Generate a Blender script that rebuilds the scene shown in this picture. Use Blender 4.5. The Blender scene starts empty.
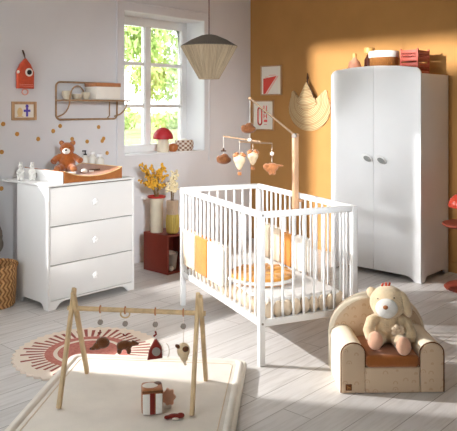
import bpy, bmesh, math, random
from mathutils import Vector, Matrix, Euler
random.seed(7)
PI = math.pi
S = bpy.context.scene
COL = S.collection
R = math.radians

# ------------------------------------------------------------------ camera, world, lights, exposure
cam_d = bpy.data.cameras.new('camera')
cam = bpy.data.objects.new('camera', cam_d); COL.objects.link(cam)
cam_d.sensor_width = 36; cam_d.lens = 36 * 667.5 / 457
cam_d.shift_y = -(215.5 - 107.7) / 457
cam_d.clip_start = 0.05; cam_d.clip_end = 200
cam.location = (0, 0, 1.42)
cam.rotation_euler = (R(90), 0, R(42.385 - 90))
S.camera = cam

S.view_settings.view_transform = 'Standard'
S.view_settings.look = 'None'
S.view_settings.gamma = 1
S.view_settings.exposure = 0.0
S.view_settings.use_curve_mapping = False

w = bpy.data.worlds.new('sky'); S.world = w; w.use_nodes = True
bg = w.node_tree.nodes['Background']
bg.inputs[0].default_value = (0.93, 0.97, 1.0, 1); bg.inputs[1].default_value = 6.5

def aim(o, tgt):
    d = Vector(tgt) - o.location
    o.rotation_euler = d.to_track_quat('-Z', 'Y').to_euler()

def lamp(kind, name, loc, tgt, energy, color=(1, 1, 1), **kw):
    l = bpy.data.lights.new(name, kind); l.energy = energy; l.color = color
    for k, v in kw.items(): setattr(l, k, v)
    o = bpy.data.objects.new(name, l); COL.objects.link(o); o.location = loc; aim(o, tgt)
    return o
# garden sun (high, behind the house: lights the trees and lawn seen through the window)
lamp('SUN', 'garden_sun', (0, 0, 20), (2, 7, 0), 7.0, (1, .98, .93), angle=R(.5))
# low sun through the side window just outside the frame
lamp('SPOT', 'low_sun', (-.47, 7.357, 3.31), (1.67, 4.74, 1.9), 2800, (1, .98, .97), spot_size=R(40), spot_blend=0.0, shadow_soft_size=.03)
# added spot behind invented left-wall slots, making the bright patch on the ochre wall
lamp('SPOT', 'slot_spot', (-6, 4.4, 3.2), (-1.8, 3.87, 2.28), 12500, (1, .98, .96), spot_size=R(16.6), spot_blend=0.0, shadow_soft_size=.05)
# added unseen fill lamps brightening the room, the wardrobe and the back corner
lamp('AREA', 'left_fill', (-1.72, 2.4, 1.25), (4, 3.2, .7), 11, (.84, .92, 1), shape='RECTANGLE', size=1.5, size_y=1.5)
lamp('AREA', 'wardrobe_fill', (-1.72, 3.0, 2.25), (5.02, 2.8, .9), 3.8, (.93, .97, 1), shape='RECTANGLE', size=.7, size_y=.4, spread=R(23))
lamp('AREA', 'corner_fill', (.2, -1.5, 2.3), (4.25, 4.5, .7), 13, (.86, .93, 1), shape='RECTANGLE', size=.8, size_y=.6, spread=R(27))

# ------------------------------------------------------------------ materials
def lin(c):
    c = c / 255
    return c / 12.92 if c <= .04045 else ((c + .055) / 1.055) ** 2.4
def rgb(r, g, b): return (lin(r), lin(g), lin(b), 1)

class G:
    """small node-graph helper"""
    def __init__(s, m): s.m = m; s.t = m.node_tree; s.n = s.t.nodes; s.b = s.n['Principled BSDF']
    def new(s, k, **kw):
        n = s.n.new(k)
        for a, v in kw.items(): setattr(n, a, v)
        return n
    def link(s, a, b): s.t.links.new(a, b)
    def put(s, sock, v):
        if isinstance(v, bpy.types.NodeSocket): s.link(v, sock)
        else: sock.default_value = v
    def math(s, op, a, b=None, c=None):
        n = s.new('ShaderNodeMath', operation=op)
        s.put(n.inputs[0], a)
        if b is not None: s.put(n.inputs[1], b)
        if c is not None: s.put(n.inputs[2], c)
        return n.outputs[0]
    def coord(s): return s.new('ShaderNodeTexCoord').outputs['Object']
    def xyz(s):
        n = s.new('ShaderNodeSeparateXYZ'); s.link(s.coord(), n.inputs[0]); return n.outputs
    def noise(s, scale, detail=3, vec=None, rough=.5):
        n = s.new('ShaderNodeTexNoise'); n.inputs['Scale'].default_value = scale
        n.inputs['Detail'].default_value = detail; n.inputs['Roughness'].default_value = rough
        s.link(vec if vec is not None else s.coord(), n.inputs['Vector']); return n.outputs['Fac']
    def mapping(s, scale, loc=(0, 0, 0), rot=(0, 0, 0)):
        n = s.new('ShaderNodeMapping'); s.link(s.coord(), n.inputs[0])
        n.inputs['Scale'].default_value = scale; n.inputs['Location'].default_value = loc; n.inputs['Rotation'].default_value = rot
        return n.outputs[0]
    def mix(s, f, a, b):
        n = s.new('ShaderNodeMix', data_type='RGBA'); s.put(n.inputs[0], f); s.put(n.inputs[6], a); s.put(n.inputs[7], b); return n.outputs[2]
    def ramp(s, f, lo, hi):
        n = s.new('ShaderNodeMapRange'); s.put(n.inputs[0], f); n.inputs[1].default_value = lo; n.inputs[2].default_value = hi; return n.outputs[0]
    def bump(s, h, strength, dist=.01):
        n = s.new('ShaderNodeBump'); n.inputs['Strength'].default_value = strength; n.inputs['Distance'].default_value = dist
        s.link(h, n.inputs['Height']); s.link(n.outputs[0], s.b.inputs['Normal'])
    def color(s, c): s.put(s.b.inputs['Base Color'], c)

def M(name, c, rough=.6, var=0, vscale=8, bump=0, bscale=60, spec=.35, bdist=.004, sheen=0):
    m = bpy.data.materials.new(name); m.use_nodes = True; g = G(m)
    g.b.inputs['Roughness'].default_value = rough
    g.b.inputs['Specular IOR Level'].default_value = spec
    if sheen: g.b.inputs['Sheen Weight'].default_value = sheen
    c = rgb(*c)
    if var:
        d = tuple(max(0, x * (1 - var)) for x in c[:3]) + (1,)
        e = tuple(min(1, x * (1 + var)) for x in c[:3]) + (1,)
        g.color(g.mix(g.ramp(g.noise(vscale), .3, .7), d, e))
    else: g.color(c)
    if bump: g.bump(g.noise(bscale, 2), bump, bdist)
    return m

def wood(name, c, axis='Z', scale=14, amt=.22, rough=.5):
    m = bpy.data.materials.new(name); m.use_nodes = True; g = G(m)
    sc = {'X': (.12, 1, 1), 'Y': (1, .12, 1), 'Z': (1, 1, .12)}[axis]
    v = g.mapping(tuple(k * scale * 3 for k in sc))
    f = g.noise(1, 4, v)
    c = rgb(*c)
    g.color(g.mix(g.ramp(f, .3, .72), tuple(k * (1 - amt) for k in c[:3]) + (1,), tuple(min(1, k * (1 + amt * .5)) for k in c[:3]) + (1,)))
    g.b.inputs['Roughness'].default_value = rough
    g.bump(f, .12, .002)
    return m

MAT = {}
MAT['wall_white'] = M('white_plaster', (220, 217, 217), .85, .02, 3, .05, 90)
MAT['wall_orange'] = M('ochre_plaster', (178, 130, 74), .85, .05, 4, .08, 60)
MAT['ceiling'] = M('ceiling_white', (235, 233, 230), .9)
MAT['white_paint'] = M('white_satin_paint', (236, 234, 231), .38, .01, 5)
MAT['white_lacquer'] = M('white_lacquer', (238, 238, 238), .32, .01, 5)
MAT['knob'] = M('white_porcelain', (243, 242, 240), .3)
MAT['handle_shade'] = M('handle_shade', (150, 150, 146), .5, .1, 30)
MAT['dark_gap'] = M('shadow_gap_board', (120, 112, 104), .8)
MAT['wood_gym'] = wood('pale_pine', (216, 186, 142), 'Z')
MAT['wood_bar'] = wood('pale_pine_bar', (206, 176, 132), 'X')
MAT['wood_beech'] = wood('beech', (205, 160, 122), 'Z')
MAT['arm_wood'] = wood('weathered_arm_wood', (158, 128, 100), 'X')
MAT['oak_frame'] = wood('oak_frame', (190, 150, 110), 'Z')
MAT['cream'] = M('cream_cotton', (234, 225, 212), .9, .04, 10, .25, 140, .15, .003, .3)
MAT['cream_plush'] = M('cream_plush', (230, 206, 168), .95, .10, 40, .9, 160, .1, .006, .6)
MAT['white_plush'] = M('white_plush', (244, 240, 232), .95, .04, 40, .8, 160, .1, .006, .6)
MAT['pink_plush'] = M('pink_plush', (228, 178, 148), .95, .08, 30, .5, 160, .1, .004, .4)
MAT['rib_cream'] = M('ribbed_cream', (228, 208, 182), .95, .06, 20, .5, 120, .1)
MAT['brown_plush'] = M('brown_plush', (166, 92, 42), .95, .2, 50, .9, 150, .1, .006, .5)
MAT['dark_brown_plush'] = M('dark_brown_plush', (114, 68, 36), .95, .2, 50, .9, 150, .1, .006, .4)
MAT['tan_plush'] = M('tan_plush', (180, 116, 72), .95, .12, 40, .7, 150, .1, .005, .4)
MAT['rust'] = M('rust_cotton', (158, 92, 40), .9, .1, 20, .4, 150, .15, .003, .4)
MAT['pad_brown'] = M('caramel_towelling', (168, 102, 50), .95, .1, 30, .5, 180, .1, .003, .4)
MAT['ochre'] = M('ochre_muslin', (208, 136, 58), .95, .1, 25, .6, 120, .1, .004, .3)
MAT['gold_muslin'] = M('golden_muslin', (226, 160, 76), .9, .1, 25, .6, 120, .1, .004, .3)
MAT['balloon'] = M('oatmeal_felt', (216, 192, 158), .95, .06, 20, .4, 120, .1)
MAT['sheet'] = M('white_sheet', (246, 242, 236), .95, .03, 14, .3, 90, .1, .003, .2)
MAT['redwood'] = M('brick_red_paint', (132, 54, 40), .5, .05, 6)
MAT['red_gloss'] = M('red_gloss', (176, 62, 44), .16, .03, 6, spec=.6)
MAT['terracotta'] = M('terracotta_paint', (128, 56, 40), .45, .05, 6)
MAT['crate'] = M('brick_pink_plastic', (176, 78, 62), .5, .05, 10)
MAT['redfelt'] = M('red_felt', (204, 84, 56), .95, .1, 30, .5, 140, .1, .003, .3)
MAT['darkred'] = M('dark_red_felt', (128, 44, 34), .95, .1, 30, .5, 140, .1, .003, .3)
MAT['mush_red'] = M('mushroom_red', (176, 40, 46), .5, .05, 10)
MAT['black'] = M('black_felt', (24, 20, 20), .6)
MAT['darkbrown'] = M('dark_brown_cord', (74, 48, 34), .8)
MAT['greyfelt'] = M('grey_felt', (150, 140, 130), .9, .05, 20, .3, 100)
MAT['cloth_grey'] = M('grey_beige_linen', (150, 138, 126), .95, .08, 20, .4, 120)
MAT['gold'] = M('gold_dot', (196, 142, 72), .5, .1, 60)
MAT['brass'] = M('rattan_brown', (160, 126, 92), .6, .2, 40)
MAT['paper'] = M('white_paper', (236, 228, 214), .85)
MAT['redink'] = M('red_ink', (224, 84, 72), .8)
MAT['pinkink'] = M('pink_ink', (240, 178, 160), .8)
MAT['purpleink'] = M('violet_ink', (98, 82, 176), .8)
MAT['tanink'] = M('tan_ink', (226, 196, 142), .8)
MAT['patch'] = M('brown_leather_patch', (112, 64, 26), .7, .1, 60)
MAT['patch_light'] = M('leather_mark', (186, 128, 70), .7)
MAT['cream_ceramic'] = M('cream_ceramic', (214, 200, 176), .55, .06, 12)
MAT['red_rim'] = M('red_glaze', (178, 52, 42), .4)
MAT['yellow_glass'] = M('yellow_glass', (206, 180, 88), .25, .05, 12, spec=.6)
MAT['beige_glass'] = M('beige_ribbed_glass', (196, 168, 140), .3, .08, 20, spec=.6)
MAT['flower_yellow'] = M('dried_yellow', (224, 168, 56), .9, .3, 60)
MAT['flower_cream'] = M('dried_cream', (240, 222, 180), .9, .15, 60)
MAT['stem'] = M('dry_stem', (120, 92, 56), .9)
MAT['frost'] = M('frosted_jar', (232, 226, 214), .25, .03, 20, spec=.5)
MAT['copper'] = M('copper_glaze', (176, 104, 56), .3, .1, 20)
MAT['pinkglaze'] = M('pink_gold_glaze', (214, 150, 120), .35, .25, 22)
MAT['darkglass'] = M('dark_brown_glass', (70, 36, 28), .15, spec=.6)
MAT['gold_cap'] = M('gold_cork', (206, 158, 92), .4, .1, 30)
MAT['grass'] = M('lawn_green', (112, 126, 74), .9, .3, 2)
MAT['leaf'] = M('spring_leaf', (168, 190, 118), .7, .25, 2)
MAT['bark'] = M('bark', (96, 80, 62), .9, .2, 8)
MAT['cotbar'] = M('white_cot_paint', (238, 236, 233), .4, .01, 5)

def mat_floor():
    m = bpy.data.materials.new('whitewashed_planks'); m.use_nodes = True; g = G(m)
    b = g.new('ShaderNodeTexBrick'); g.link(g.coord(), b.inputs['Vector'])
    b.offset = .37; b.squash = 1
    for k, v in dict(Scale=1.0).items(): b.inputs[k].default_value = v
    b.inputs['Brick Width'].default_value = 1.25; b.inputs['Row Height'].default_value = .161
    b.inputs['Mortar Size'].default_value = .0022; b.inputs['Mortar Smooth'].default_value = .3; b.inputs['Bias'].default_value = 0
    b.inputs['Color1'].default_value = rgb(224, 220, 217); b.inputs['Color2'].default_value = rgb(212, 208, 204); b.inputs['Mortar'].default_value = rgb(138, 128, 120)
    gr = g.noise(1, 5, g.mapping((3.5, 38, 1)), .6)
    gr2 = g.noise(1, 3, g.mapping((.8, 5, 1)))
    c = g.mix(g.ramp(gr, .45, .75), b.outputs['Color'], rgb(196, 190, 184))
    c = g.mix(g.math('MULTIPLY', g.ramp(gr2, .45, .8), .45), c, rgb(192, 186, 181))
    g.color(c)
    g.b.inputs['Roughness'].default_value = .42; g.b.inputs['Specular IOR Level'].default_value = .35
    h = g.math('SUBTRACT', g.math('MULTIPLY', gr, .15), b.outputs['Fac'])
    g.bump(h, .25, .004)
    return m
MAT['floor'] = mat_floor()

def mat_glass():
    m = bpy.data.materials.new('window_glass'); m.use_nodes = True; t = m.node_tree
    for n in list(t.nodes): t.nodes.remove(n)
    o = t.nodes.new('ShaderNodeOutputMaterial'); mx = t.nodes.new('ShaderNodeMixShader')
    tr = t.nodes.new('ShaderNodeBsdfTransparent'); gl = t.nodes.new('ShaderNodeBsdfGlossy'); gl.inputs['Roughness'].default_value = .02
    fr = t.nodes.new('ShaderNodeFresnel'); fr.inputs[0].default_value = 1.45
    t.links.new(fr.outputs[0], mx.inputs[0]); t.links.new(tr.outputs[0], mx.inputs[1]); t.links.new(gl.outputs[0], mx.inputs[2]); t.links.new(mx.outputs[0], o.inputs[0])
    return m
MAT['glass'] = mat_glass()

def mat_wicker(name, c1, c2, zig=30, rows=16):
    """herringbone weave around the vertical axis"""
    m = bpy.data.materials.new(name); m.use_nodes = True; g = G(m)
    x, y, z = g.xyz()
    th = g.math('ARCTAN2', y, x)
    rowz = g.math('PINGPONG', g.math('MULTIPLY', z, rows), .5)
    f = g.math('SINE', g.math('ADD', g.math('MULTIPLY', th, zig), g.math('MULTIPLY', rowz, 9)))
    f = g.ramp(f, -.9, .5)
    n = g.noise(40)
    g.color(g.mix(g.math('MULTIPLY', f, g.ramp(n, .1, .6)), rgb(*c2), rgb(*c1)))
    g.b.inputs['Roughness'].default_value = .75
    g.bump(f, .8, .006)
    return m
MAT['wicker'] = mat_wicker('seagrass_weave', (220, 170, 112), (140, 92, 50))
MAT['wicker_orange'] = mat_wicker('small_wicker', (206, 140, 70), (150, 88, 36), 40, 40)

def mat_check(name, c1, c2, s):
    m = bpy.data.materials.new(name); m.use_nodes = True; g = G(m)
    x, y, z = g.xyz()
    th = g.math('ARCTAN2', y, x)
    a = g.math('MULTIPLY', g.math('SINE', g.math('MULTIPLY', th, 11)), g.math('SINE', g.math('MULTIPLY', z, s)))
    f = g.ramp(a, -.25, .25)
    g.color(g.mix(f, rgb(*c1), rgb(*c2))); g.b.inputs['Roughness'].default_value = .85
    g.bump(f, .6, .006)
    return m
MAT['check_weave'] = mat_check('brown_white_weave', (138, 100, 76), (226, 212, 196), 150)

def mat_rings(name, c1, c2, freq, centre):
    """concentric coils in the local YZ plane"""
    m = bpy.data.materials.new(name); m.use_nodes = True; g = G(m)
    x, y, z = g.xyz()
    dy = g.math('SUBTRACT', y, centre[0]); dz = g.math('SUBTRACT', z, centre[1])
    r = g.math('SQRT', g.math('ADD', g.math('MULTIPLY', dy, dy), g.math('MULTIPLY', dz, dz)))
    f = g.ramp(g.math('SINE', g.math('MULTIPLY', r, freq)), -1, .4)
    big = g.ramp(g.math('SINE', g.math('MULTIPLY', r, freq / 5)), .8, 1)
    c = g.mix(f, rgb(*c2), rgb(*c1))
    c = g.mix(g.math('MULTIPLY', big, .5), c, rgb(176, 130, 76))
    g.color(c); g.b.inputs['Roughness'].default_value = .8
    g.bump(f, .7, .005)
    return m
MAT['coil'] = mat_rings('coiled_grass', (212, 186, 140), (160, 124, 82), 420, (0, .07))
MAT['coil_cone'] = mat_rings('coiled_grass_cone', (214, 190, 146), (162, 128, 86), 420, (0, .27))

def mat_motif(name, base, motif, scale, thr):
    m = bpy.data.materials.new(name); m.use_nodes = True; g = G(m)
    v = g.new('ShaderNodeTexVoronoi'); v.inputs['Scale'].default_value = scale; v.inputs['Randomness'].default_value = .45
    g.link(g.coord(), v.inputs['Vector'])
    d = v.outputs['Distance']
    ring = g.math('COMPARE', d, thr, .055)
    dot = g.math('LESS_THAN', d, thr * .35)
    f = g.math('MAXIMUM', ring, dot)
    # only the upper half of each motif, like a small rainbow
    sep = g.new('ShaderNodeSeparateXYZ'); g.link(v.outputs['Position'], sep.inputs[0])
    z = g.xyz()[2]
    up = g.math('GREATER_THAN', g.math('MULTIPLY', z, scale), g.math('SUBTRACT', g.math('MULTIPLY', sep.outputs[2], scale), .08))
    f = g.math('MULTIPLY', g.math('MULTIPLY', f, up), .30)
    g.color(g.mix(f, rgb(*base), rgb(*motif)))
    g.b.inputs['Roughness'].default_value = .92; g.b.inputs['Specular IOR Level'].default_value = .12
    g.bump(g.noise(220), .12, .002)
    return m
MAT['chair_fabric'] = mat_motif('rainbow_print_cotton', (214, 188, 158), (176, 122, 84), 21, .25)
MAT['chair_plain'] = M('plain_cream_cotton', (242, 228, 204), .92, .03, 10, .15, 200, .12, .002)

def mat_rug():
    m = bpy.data.materials.new('sun_rug_pile'); m.use_nodes = True; g = G(m)
    x, y, z = g.xyz()
    th = g.math('ARCTAN2', y, x)
    r = g.math('SQRT', g.math('ADD', g.math('MULTIPLY', x, x), g.math('MULTIPLY', y, y)))
    t = g.math('MULTIPLY', th, 46 / (2 * PI))
    cell = g.math('FLOOR', t); fr = g.math('ABSOLUTE', g.math('SUBTRACT', g.math('FRACT', t), .5))
    wn = g.new('ShaderNodeTexWhiteNoise', noise_dimensions='1D'); g.link(cell, wn.inputs['W'])
    ln = g.math('ADD', .33, g.math('MULTIPLY', wn.outputs[0], .06))
    ray = g.math('MULTIPLY', g.math('LESS_THAN', fr, .22), g.math('LESS_THAN', r, ln))
    inner = g.math('LESS_THAN', r, .245)
    f = g.math('MAXIMUM', ray, inner)
    ring = g.math('COMPARE', r, .185, .012)
    f = g.math('MULTIPLY', f, g.math('SUBTRACT', 1, ring))
    rose = g.mix(g.ramp(g.noise(60), .3, .7), rgb(186, 112, 100), rgb(206, 138, 124))
    dark = g.mix(g.math('MULTIPLY', ray, g.math('GREATER_THAN', r, .255)), rose, rgb(160, 92, 82))
    g.color(g.mix(f, rgb(238, 222, 206), dark))
    g.b.inputs['Roughness'].default_value = .95; g.b.inputs['Specular IOR Level'].default_value = .1
    g.bump(g.noise(220), .5, .004)
    return m
MAT['rug'] = mat_rug()

def mat_string(name, c, freq):
    m = bpy.data.materials.new(name); m.use_nodes = True; g = G(m)
    x, y, z = g.xyz()
    th = g.math('ARCTAN2', y, x)
    f = g.ramp(g.math('SINE', g.math('MULTIPLY', th, freq)), -1, .6)
    c = rgb(*c)
    g.color(g.mix(f, tuple(k * .6 for k in c[:3]) + (1,), c)); g.b.inputs['Roughness'].default_value = .85
    g.bump(f, .5, .004)
    return m
MAT['shade_top'] = mat_string('woven_taupe_cap', (78, 66, 54), 90)
MAT['shade_skirt'] = mat_string('beige_string', (178, 156, 126), 110)

def mat_quilt(name, c):
    m = bpy.data.materials.new(name); m.use_nodes = True; g = G(m)
    x, y, z = g.xyz()
    f = g.math('ABSOLUTE', g.math('SINE', g.math('MULTIPLY', x, PI / .012)))
    g.color(g.mix(f, tuple(k * .93 for k in rgb(*c)[:3]) + (1,), rgb(*c))); g.b.inputs['Roughness'].default_value = .95
    g.bump(f, .35, .004)
    return m
MAT['mattress_top'] = mat_quilt('ribbed_white_cotton', (247, 243, 238))

# ------------------------------------------------------------------ mesh helpers
def bm_new(): return bmesh.new()
def add_box(bm, x0, x1, y0, y1, z0, z1, bev=0, seg=2, mtx=None):
    b = bmesh.new(); bmesh.ops.create_cube(b, size=1)
    for v in b.verts:
        v.co = Vector(((x0 + x1) / 2 + v.co.x * (x1 - x0), (y0 + y1) / 2 + v.co.y * (y1 - y0), (z0 + z1) / 2 + v.co.z * (z1 - z0)))
    if bev: bmesh.ops.bevel(b, geom=list(b.edges), offset=bev, segments=seg, profile=.5, affect='EDGES')
    merge(bm, b, mtx)
def merge(bm, b, mtx=None):
    if mtx is not None: bmesh.ops.transform(b, matrix=mtx, verts=b.verts)
    me = bpy.data.meshes.new('t'); b.to_mesh(me); b.free(); bm.from_mesh(me); bpy.data.meshes.remove(me)
def add_cyl(bm, p0, p1, r0, r1=None, seg=16):
    r1 = r0 if r1 is None else r1
    p0 = Vector(p0); p1 = Vector(p1); d = p1 - p0
    b = bmesh.new(); bmesh.ops.create_cone(b, cap_ends=True, segments=seg, radius1=r0, radius2=r1, depth=d.length)
    merge(bm, b, Matrix.Translation((p0 + p1) / 2) @ d.to_track_quat('Z', 'Y').to_matrix().to_4x4())
def add_ball(bm, c, r, rot=(0, 0, 0), u=20, v=12):
    r = (r, r, r) if not hasattr(r, '__len__') else r
    b = bmesh.new(); bmesh.ops.create_uvsphere(b, u_segments=u, v_segments=v, radius=1)
    merge(bm, b, Matrix.Translation(c) @ Euler(rot).to_matrix().to_4x4() @ Matrix.Diagonal((r[0], r[1], r[2], 1)))
def add_lathe(bm, prof, c=(0, 0, 0), seg=32, wob=None):
    b = bmesh.new(); rings = []
    for r, z in prof:
        rings.append([b.verts.new((r * math.cos(2 * PI * k / seg) + c[0], r * math.sin(2 * PI * k / seg) + c[1], z + c[2])) for k in range(seg)])
    for a, d in zip(rings, rings[1:]):
        for k in range(seg): b.faces.new((a[k], a[(k + 1) % seg], d[(k + 1) % seg], d[k]))
    if prof[0][0] > 1e-5: b.faces.new(rings[0][::-1])
    if prof[-1][0] > 1e-5: b.faces.new(rings[-1])
    bmesh.ops.remove_doubles(b, verts=b.verts, dist=1e-5)
    merge(bm, b)
def add_tube(bm, pts, r, seg=8, closed=False):
    pts = [Vector(p) for p in pts]; n = len(pts); b = bmesh.new(); rings = []
    up = None
    for i, p in enumerate(pts):
        if closed: t = (pts[(i + 1) % n] - pts[i - 1])
        else: t = pts[min(i + 1, n - 1)] - pts[max(i - 1, 0)]
        t.normalize()
        if up is None:
            up = Vector((0, 0, 1)) if abs(t.z) < .9 else Vector((1, 0, 0))
        a = t.cross(up).normalized(); up = a.cross(t).normalized()
        rr = r[i] if hasattr(r, '__len__') else r
        rings.append([b.verts.new(p + rr * (math.cos(2 * PI * k / seg) * a + math.sin(2 * PI * k / seg) * up)) for k in range(seg)])
    m = n if closed else n - 1
    for i in range(m):
        A = rings[i]; B = rings[(i + 1) % n]
        for k in range(seg): b.faces.new((A[k], A[(k + 1) % seg], B[(k + 1) % seg], B[k]))
    if not closed:
        b.faces.new(rings[0][::-1]); b.faces.new(rings[-1])
    bmesh.ops.recalc_face_normals(b, faces=b.faces)
    merge(bm, b)
def add_prism(bm, poly, h0, h1, plane='XY', bev=0, seg=2):
    """poly 2D outline extruded from h0 to h1 along the remaining axis"""
    f = {'XY': lambda a, b, h: (a, b, h), 'XZ': lambda a, b, h: (a, h, b), 'YZ': lambda a, b, h: (h, a, b)}[plane]
    b = bmesh.new()
    lo = [b.verts.new(f(p[0], p[1], h0)) for p in poly]; hi = [b.verts.new(f(p[0], p[1], h1)) for p in poly]
    n = len(poly); f0 = b.faces.new(lo[::-1]); f1 = b.faces.new(hi)
    for i in range(n): b.faces.new((lo[i], lo[(i + 1) % n], hi[(i + 1) % n], hi[i]))
    bmesh.ops.recalc_face_normals(b, faces=b.faces)
    if bev:
        es = [e for e in b.edges if f0 in e.link_faces or f1 in e.link_faces]
        bmesh.ops.bevel(b, geom=es, offset=bev, segments=seg, profile=.5, affect='EDGES')
    bmesh.ops.triangulate(b, faces=[q for q in b.faces if len(q.verts) > 4])
    merge(bm, b)
def arc(cx, cy, r, a0, a1, n=12, ry=None):
    ry = ry or r
    return [(cx + r * math.cos(R(a0 + (a1 - a0) * k / n)), cy + ry * math.sin(R(a0 + (a1 - a0) * k / n))) for k in range(n + 1)]

def obj(name, bm, mat, parent=None, loc=None, rot=None, smooth=True, ang=38, label=None):
    me = bpy.data.meshes.new(name); bm.to_mesh(me); bm.free()
    me.materials.append(MAT[mat] if isinstance(mat, str) else mat)
    if smooth:
        me.polygons.foreach_set('use_smooth', [True] * len(me.polygons)); me.set_sharp_from_angle(angle=R(ang))
    o = bpy.data.objects.new(name, me); COL.objects.link(o)
    if parent: o.parent = parent
    if loc: o.location = loc
    if rot: o.rotation_euler = rot
    if label: o['label'] = label
    return o
def blob(name, balls, mat, parent=None, voxel=.004, smooth=4, loc=None, label=None, tubes=()):
    """one continuous organic surface grown from overlapping ellipsoids"""
    bm = bm_new()
    for q in balls: add_ball(bm, q[0], q[1], q[2] if len(q) > 2 else (0, 0, 0), 16, 10)
    for pts, r in tubes: add_tube(bm, pts, r, 10)
    me = bpy.data.meshes.new('t'); bm.to_mesh(me); bm.free()
    t = bpy.data.objects.new('t', me); COL.objects.link(t)
    md = t.modifiers.new('r', 'REMESH'); md.mode = 'VOXEL'; md.voxel_size = voxel
    sm = t.modifiers.new('s', 'SMOOTH'); sm.iterations = smooth; sm.factor = .5
    dg = bpy.context.evaluated_depsgraph_get(); dg.update()
    m2 = bpy.data.meshes.new_from_object(t.evaluated_get(dg)); bpy.data.objects.remove(t); bpy.data.meshes.remove(me)
    m2.name = name; m2.materials.clear(); m2.materials.append(MAT[mat])
    m2.polygons.foreach_set('use_smooth', [True] * len(m2.polygons))
    o = bpy.data.objects.new(name, m2); COL.objects.link(o)
    if parent: o.parent = parent
    if loc: o.location = loc
    if label: o['label'] = label
    return o
def tag(o, label, cat, group=None, kind=None):
    o['label'] = label; o['category'] = cat
    if group: o['group'] = group
    if kind: o['kind'] = kind
    return o
def thing(name, label, cat, loc=(0, 0, 0), rz=0, group=None):
    o = bpy.data.objects.new(name, None); COL.objects.link(o); o.empty_display_size = .05
    o.location = loc; o.rotation_euler = (0, 0, rz)
    return tag(o, label, cat, group)
def struct(name, bm, mat, parent=None, **kw):
    o = obj(name, bm, mat, parent, **kw)
    if not parent: o['kind'] = 'structure'
    return o
def dup(root, loc, rz=None, label=None, group=None):
    r = root.copy(); COL.objects.link(r); r.location = loc
    if rz is not None: r.rotation_euler = (0, 0, rz)
    if label: r['label'] = label
    if group: r['group'] = group
    for ch in list(root.children):
        c = ch.copy(); COL.objects.link(c); c.parent = r
        for g in ch.children:
            d = g.copy(); COL.objects.link(d); d.parent = c
    return r

# ------------------------------------------------------------------ the room
YW, XO = 4.74, 5.55          # window wall, ochre wall
X0, Y0, ZC = -1.8, -1.6, 2.95
b = bm_new(); add_box(b, X0 - .25, XO + .25, Y0 - .25, YW + .3, -.06, 0); struct('floor', b, 'floor', smooth=False)
b = bm_new(); add_box(b, X0 - .3, XO + .3, Y0 - .3, YW + .35, ZC, ZC + .15); struct('ceiling', b, 'ceiling', smooth=False)

def wall_with_holes(name, mat, axis, p0, p1, a0, a1, holes):
    """slab between p0 and p1 on its thin axis, along the other from a0 to a1, with rectangular holes"""
    b = bm_new()
    us = sorted({a0, a1} | {h[0] for h in holes} | {h[1] for h in holes})
    for u0, u1 in zip(us, us[1:]):
        hs = sorted([h for h in holes if h[0] <= u0 and h[1] >= u1], key=lambda h: h[2])
        z = 0
        for h in hs + [(0, 0, ZC, ZC)]:
            if h[2] > z + 1e-4:
                if axis == 'Y': add_box(b, u0, u1, p0, p1, z, h[2])
                else: add_box(b, p0, p1, u0, u1, z, h[2])
            z = h[3]
    bmesh.ops.remove_doubles(b, verts=b.verts, dist=1e-4)
    return struct(name, b, mat, smooth=False)
WX0, WX1, WZ0, WZ1 = 3.80, 4.83, .985, 2.30
wall_with_holes('wall_back', 'wall_white', 'Y', YW, YW + .3, X0 - .25, XO + .25, [(.846, 2.51, 1.29, 2.3), (WX0, WX1, WZ0, WZ1)])
wall_with_holes('wall_right', 'wall_orange', 'X', XO, XO + .25, Y0 - .25, YW, [])
wall_with_holes('wall_left', 'wall_white', 'X', X0 - .2, X0, Y0 - .25, YW, [(1.5, 3.0, .4, 1.9), (3.5, 4.0, 2.675, 2.79), (4.0, 4.235, 1.78, 2.79)])  # unseen openings added to shape the slot beam and let sky light in
wall_with_holes('wall_front', 'wall_white', 'Y', Y0 - .2, Y0, X0, XO, [])
b = bm_new(); add_box(b, X0, XO, YW - .014, YW, 0, .075, .004); struct('baseboard_back', b, 'wall_white')
b = bm_new(); add_box(b, XO - .014, XO, Y0, YW - .014, 0, .09, .004); struct('baseboard_right', b, 'wall_orange')

# visible window
win = thing('window', '', 'window'); del win['label']; del win['category']; win.name = 'window_1'; win['kind'] = 'structure'
YF = YW + .25
b = bm_new()
fw = .075
add_box(b, WX0, WX0 + fw, YF, YF + .06, WZ0, WZ1, .006); add_box(b, WX1 - fw, WX1, YF, YF + .06, WZ0, WZ1, .006)
add_box(b, WX0 + fw, WX1 - fw, YF, YF + .06, WZ1 - .09, WZ1, .006); add_box(b, WX0 + fw, WX1 - fw, YF, YF + .06, WZ0, WZ0 + .075, .006)
obj('window_frame', b, 'white_paint', win)
b = bm_new(); add_box(b, 4.262, 4.335, YF - .004, YF + .056, WZ0 + .075, WZ1 - .09, .006); obj('mullion', b, 'white_paint', win)
for z in (1.845, 1.435):
    for xa, xb in ((WX0 + fw, 4.262), (4.335, WX1 - fw)):
        b = bm_new(); add_box(b, xa, xb, YF + .01, YF + .05, z - .017, z + .017, .004); obj('glazing_bar', b, 'white_paint', win)
for xa, xb in ((WX0 + fw, 4.262), (4.335, WX1 - fw)):
    b = bm_new(); add_box(b, xa, xb, YF + .028, YF + .032, WZ0 + .075, WZ1 - .09); obj('pane', b, 'glass', win, smooth=False)
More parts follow.
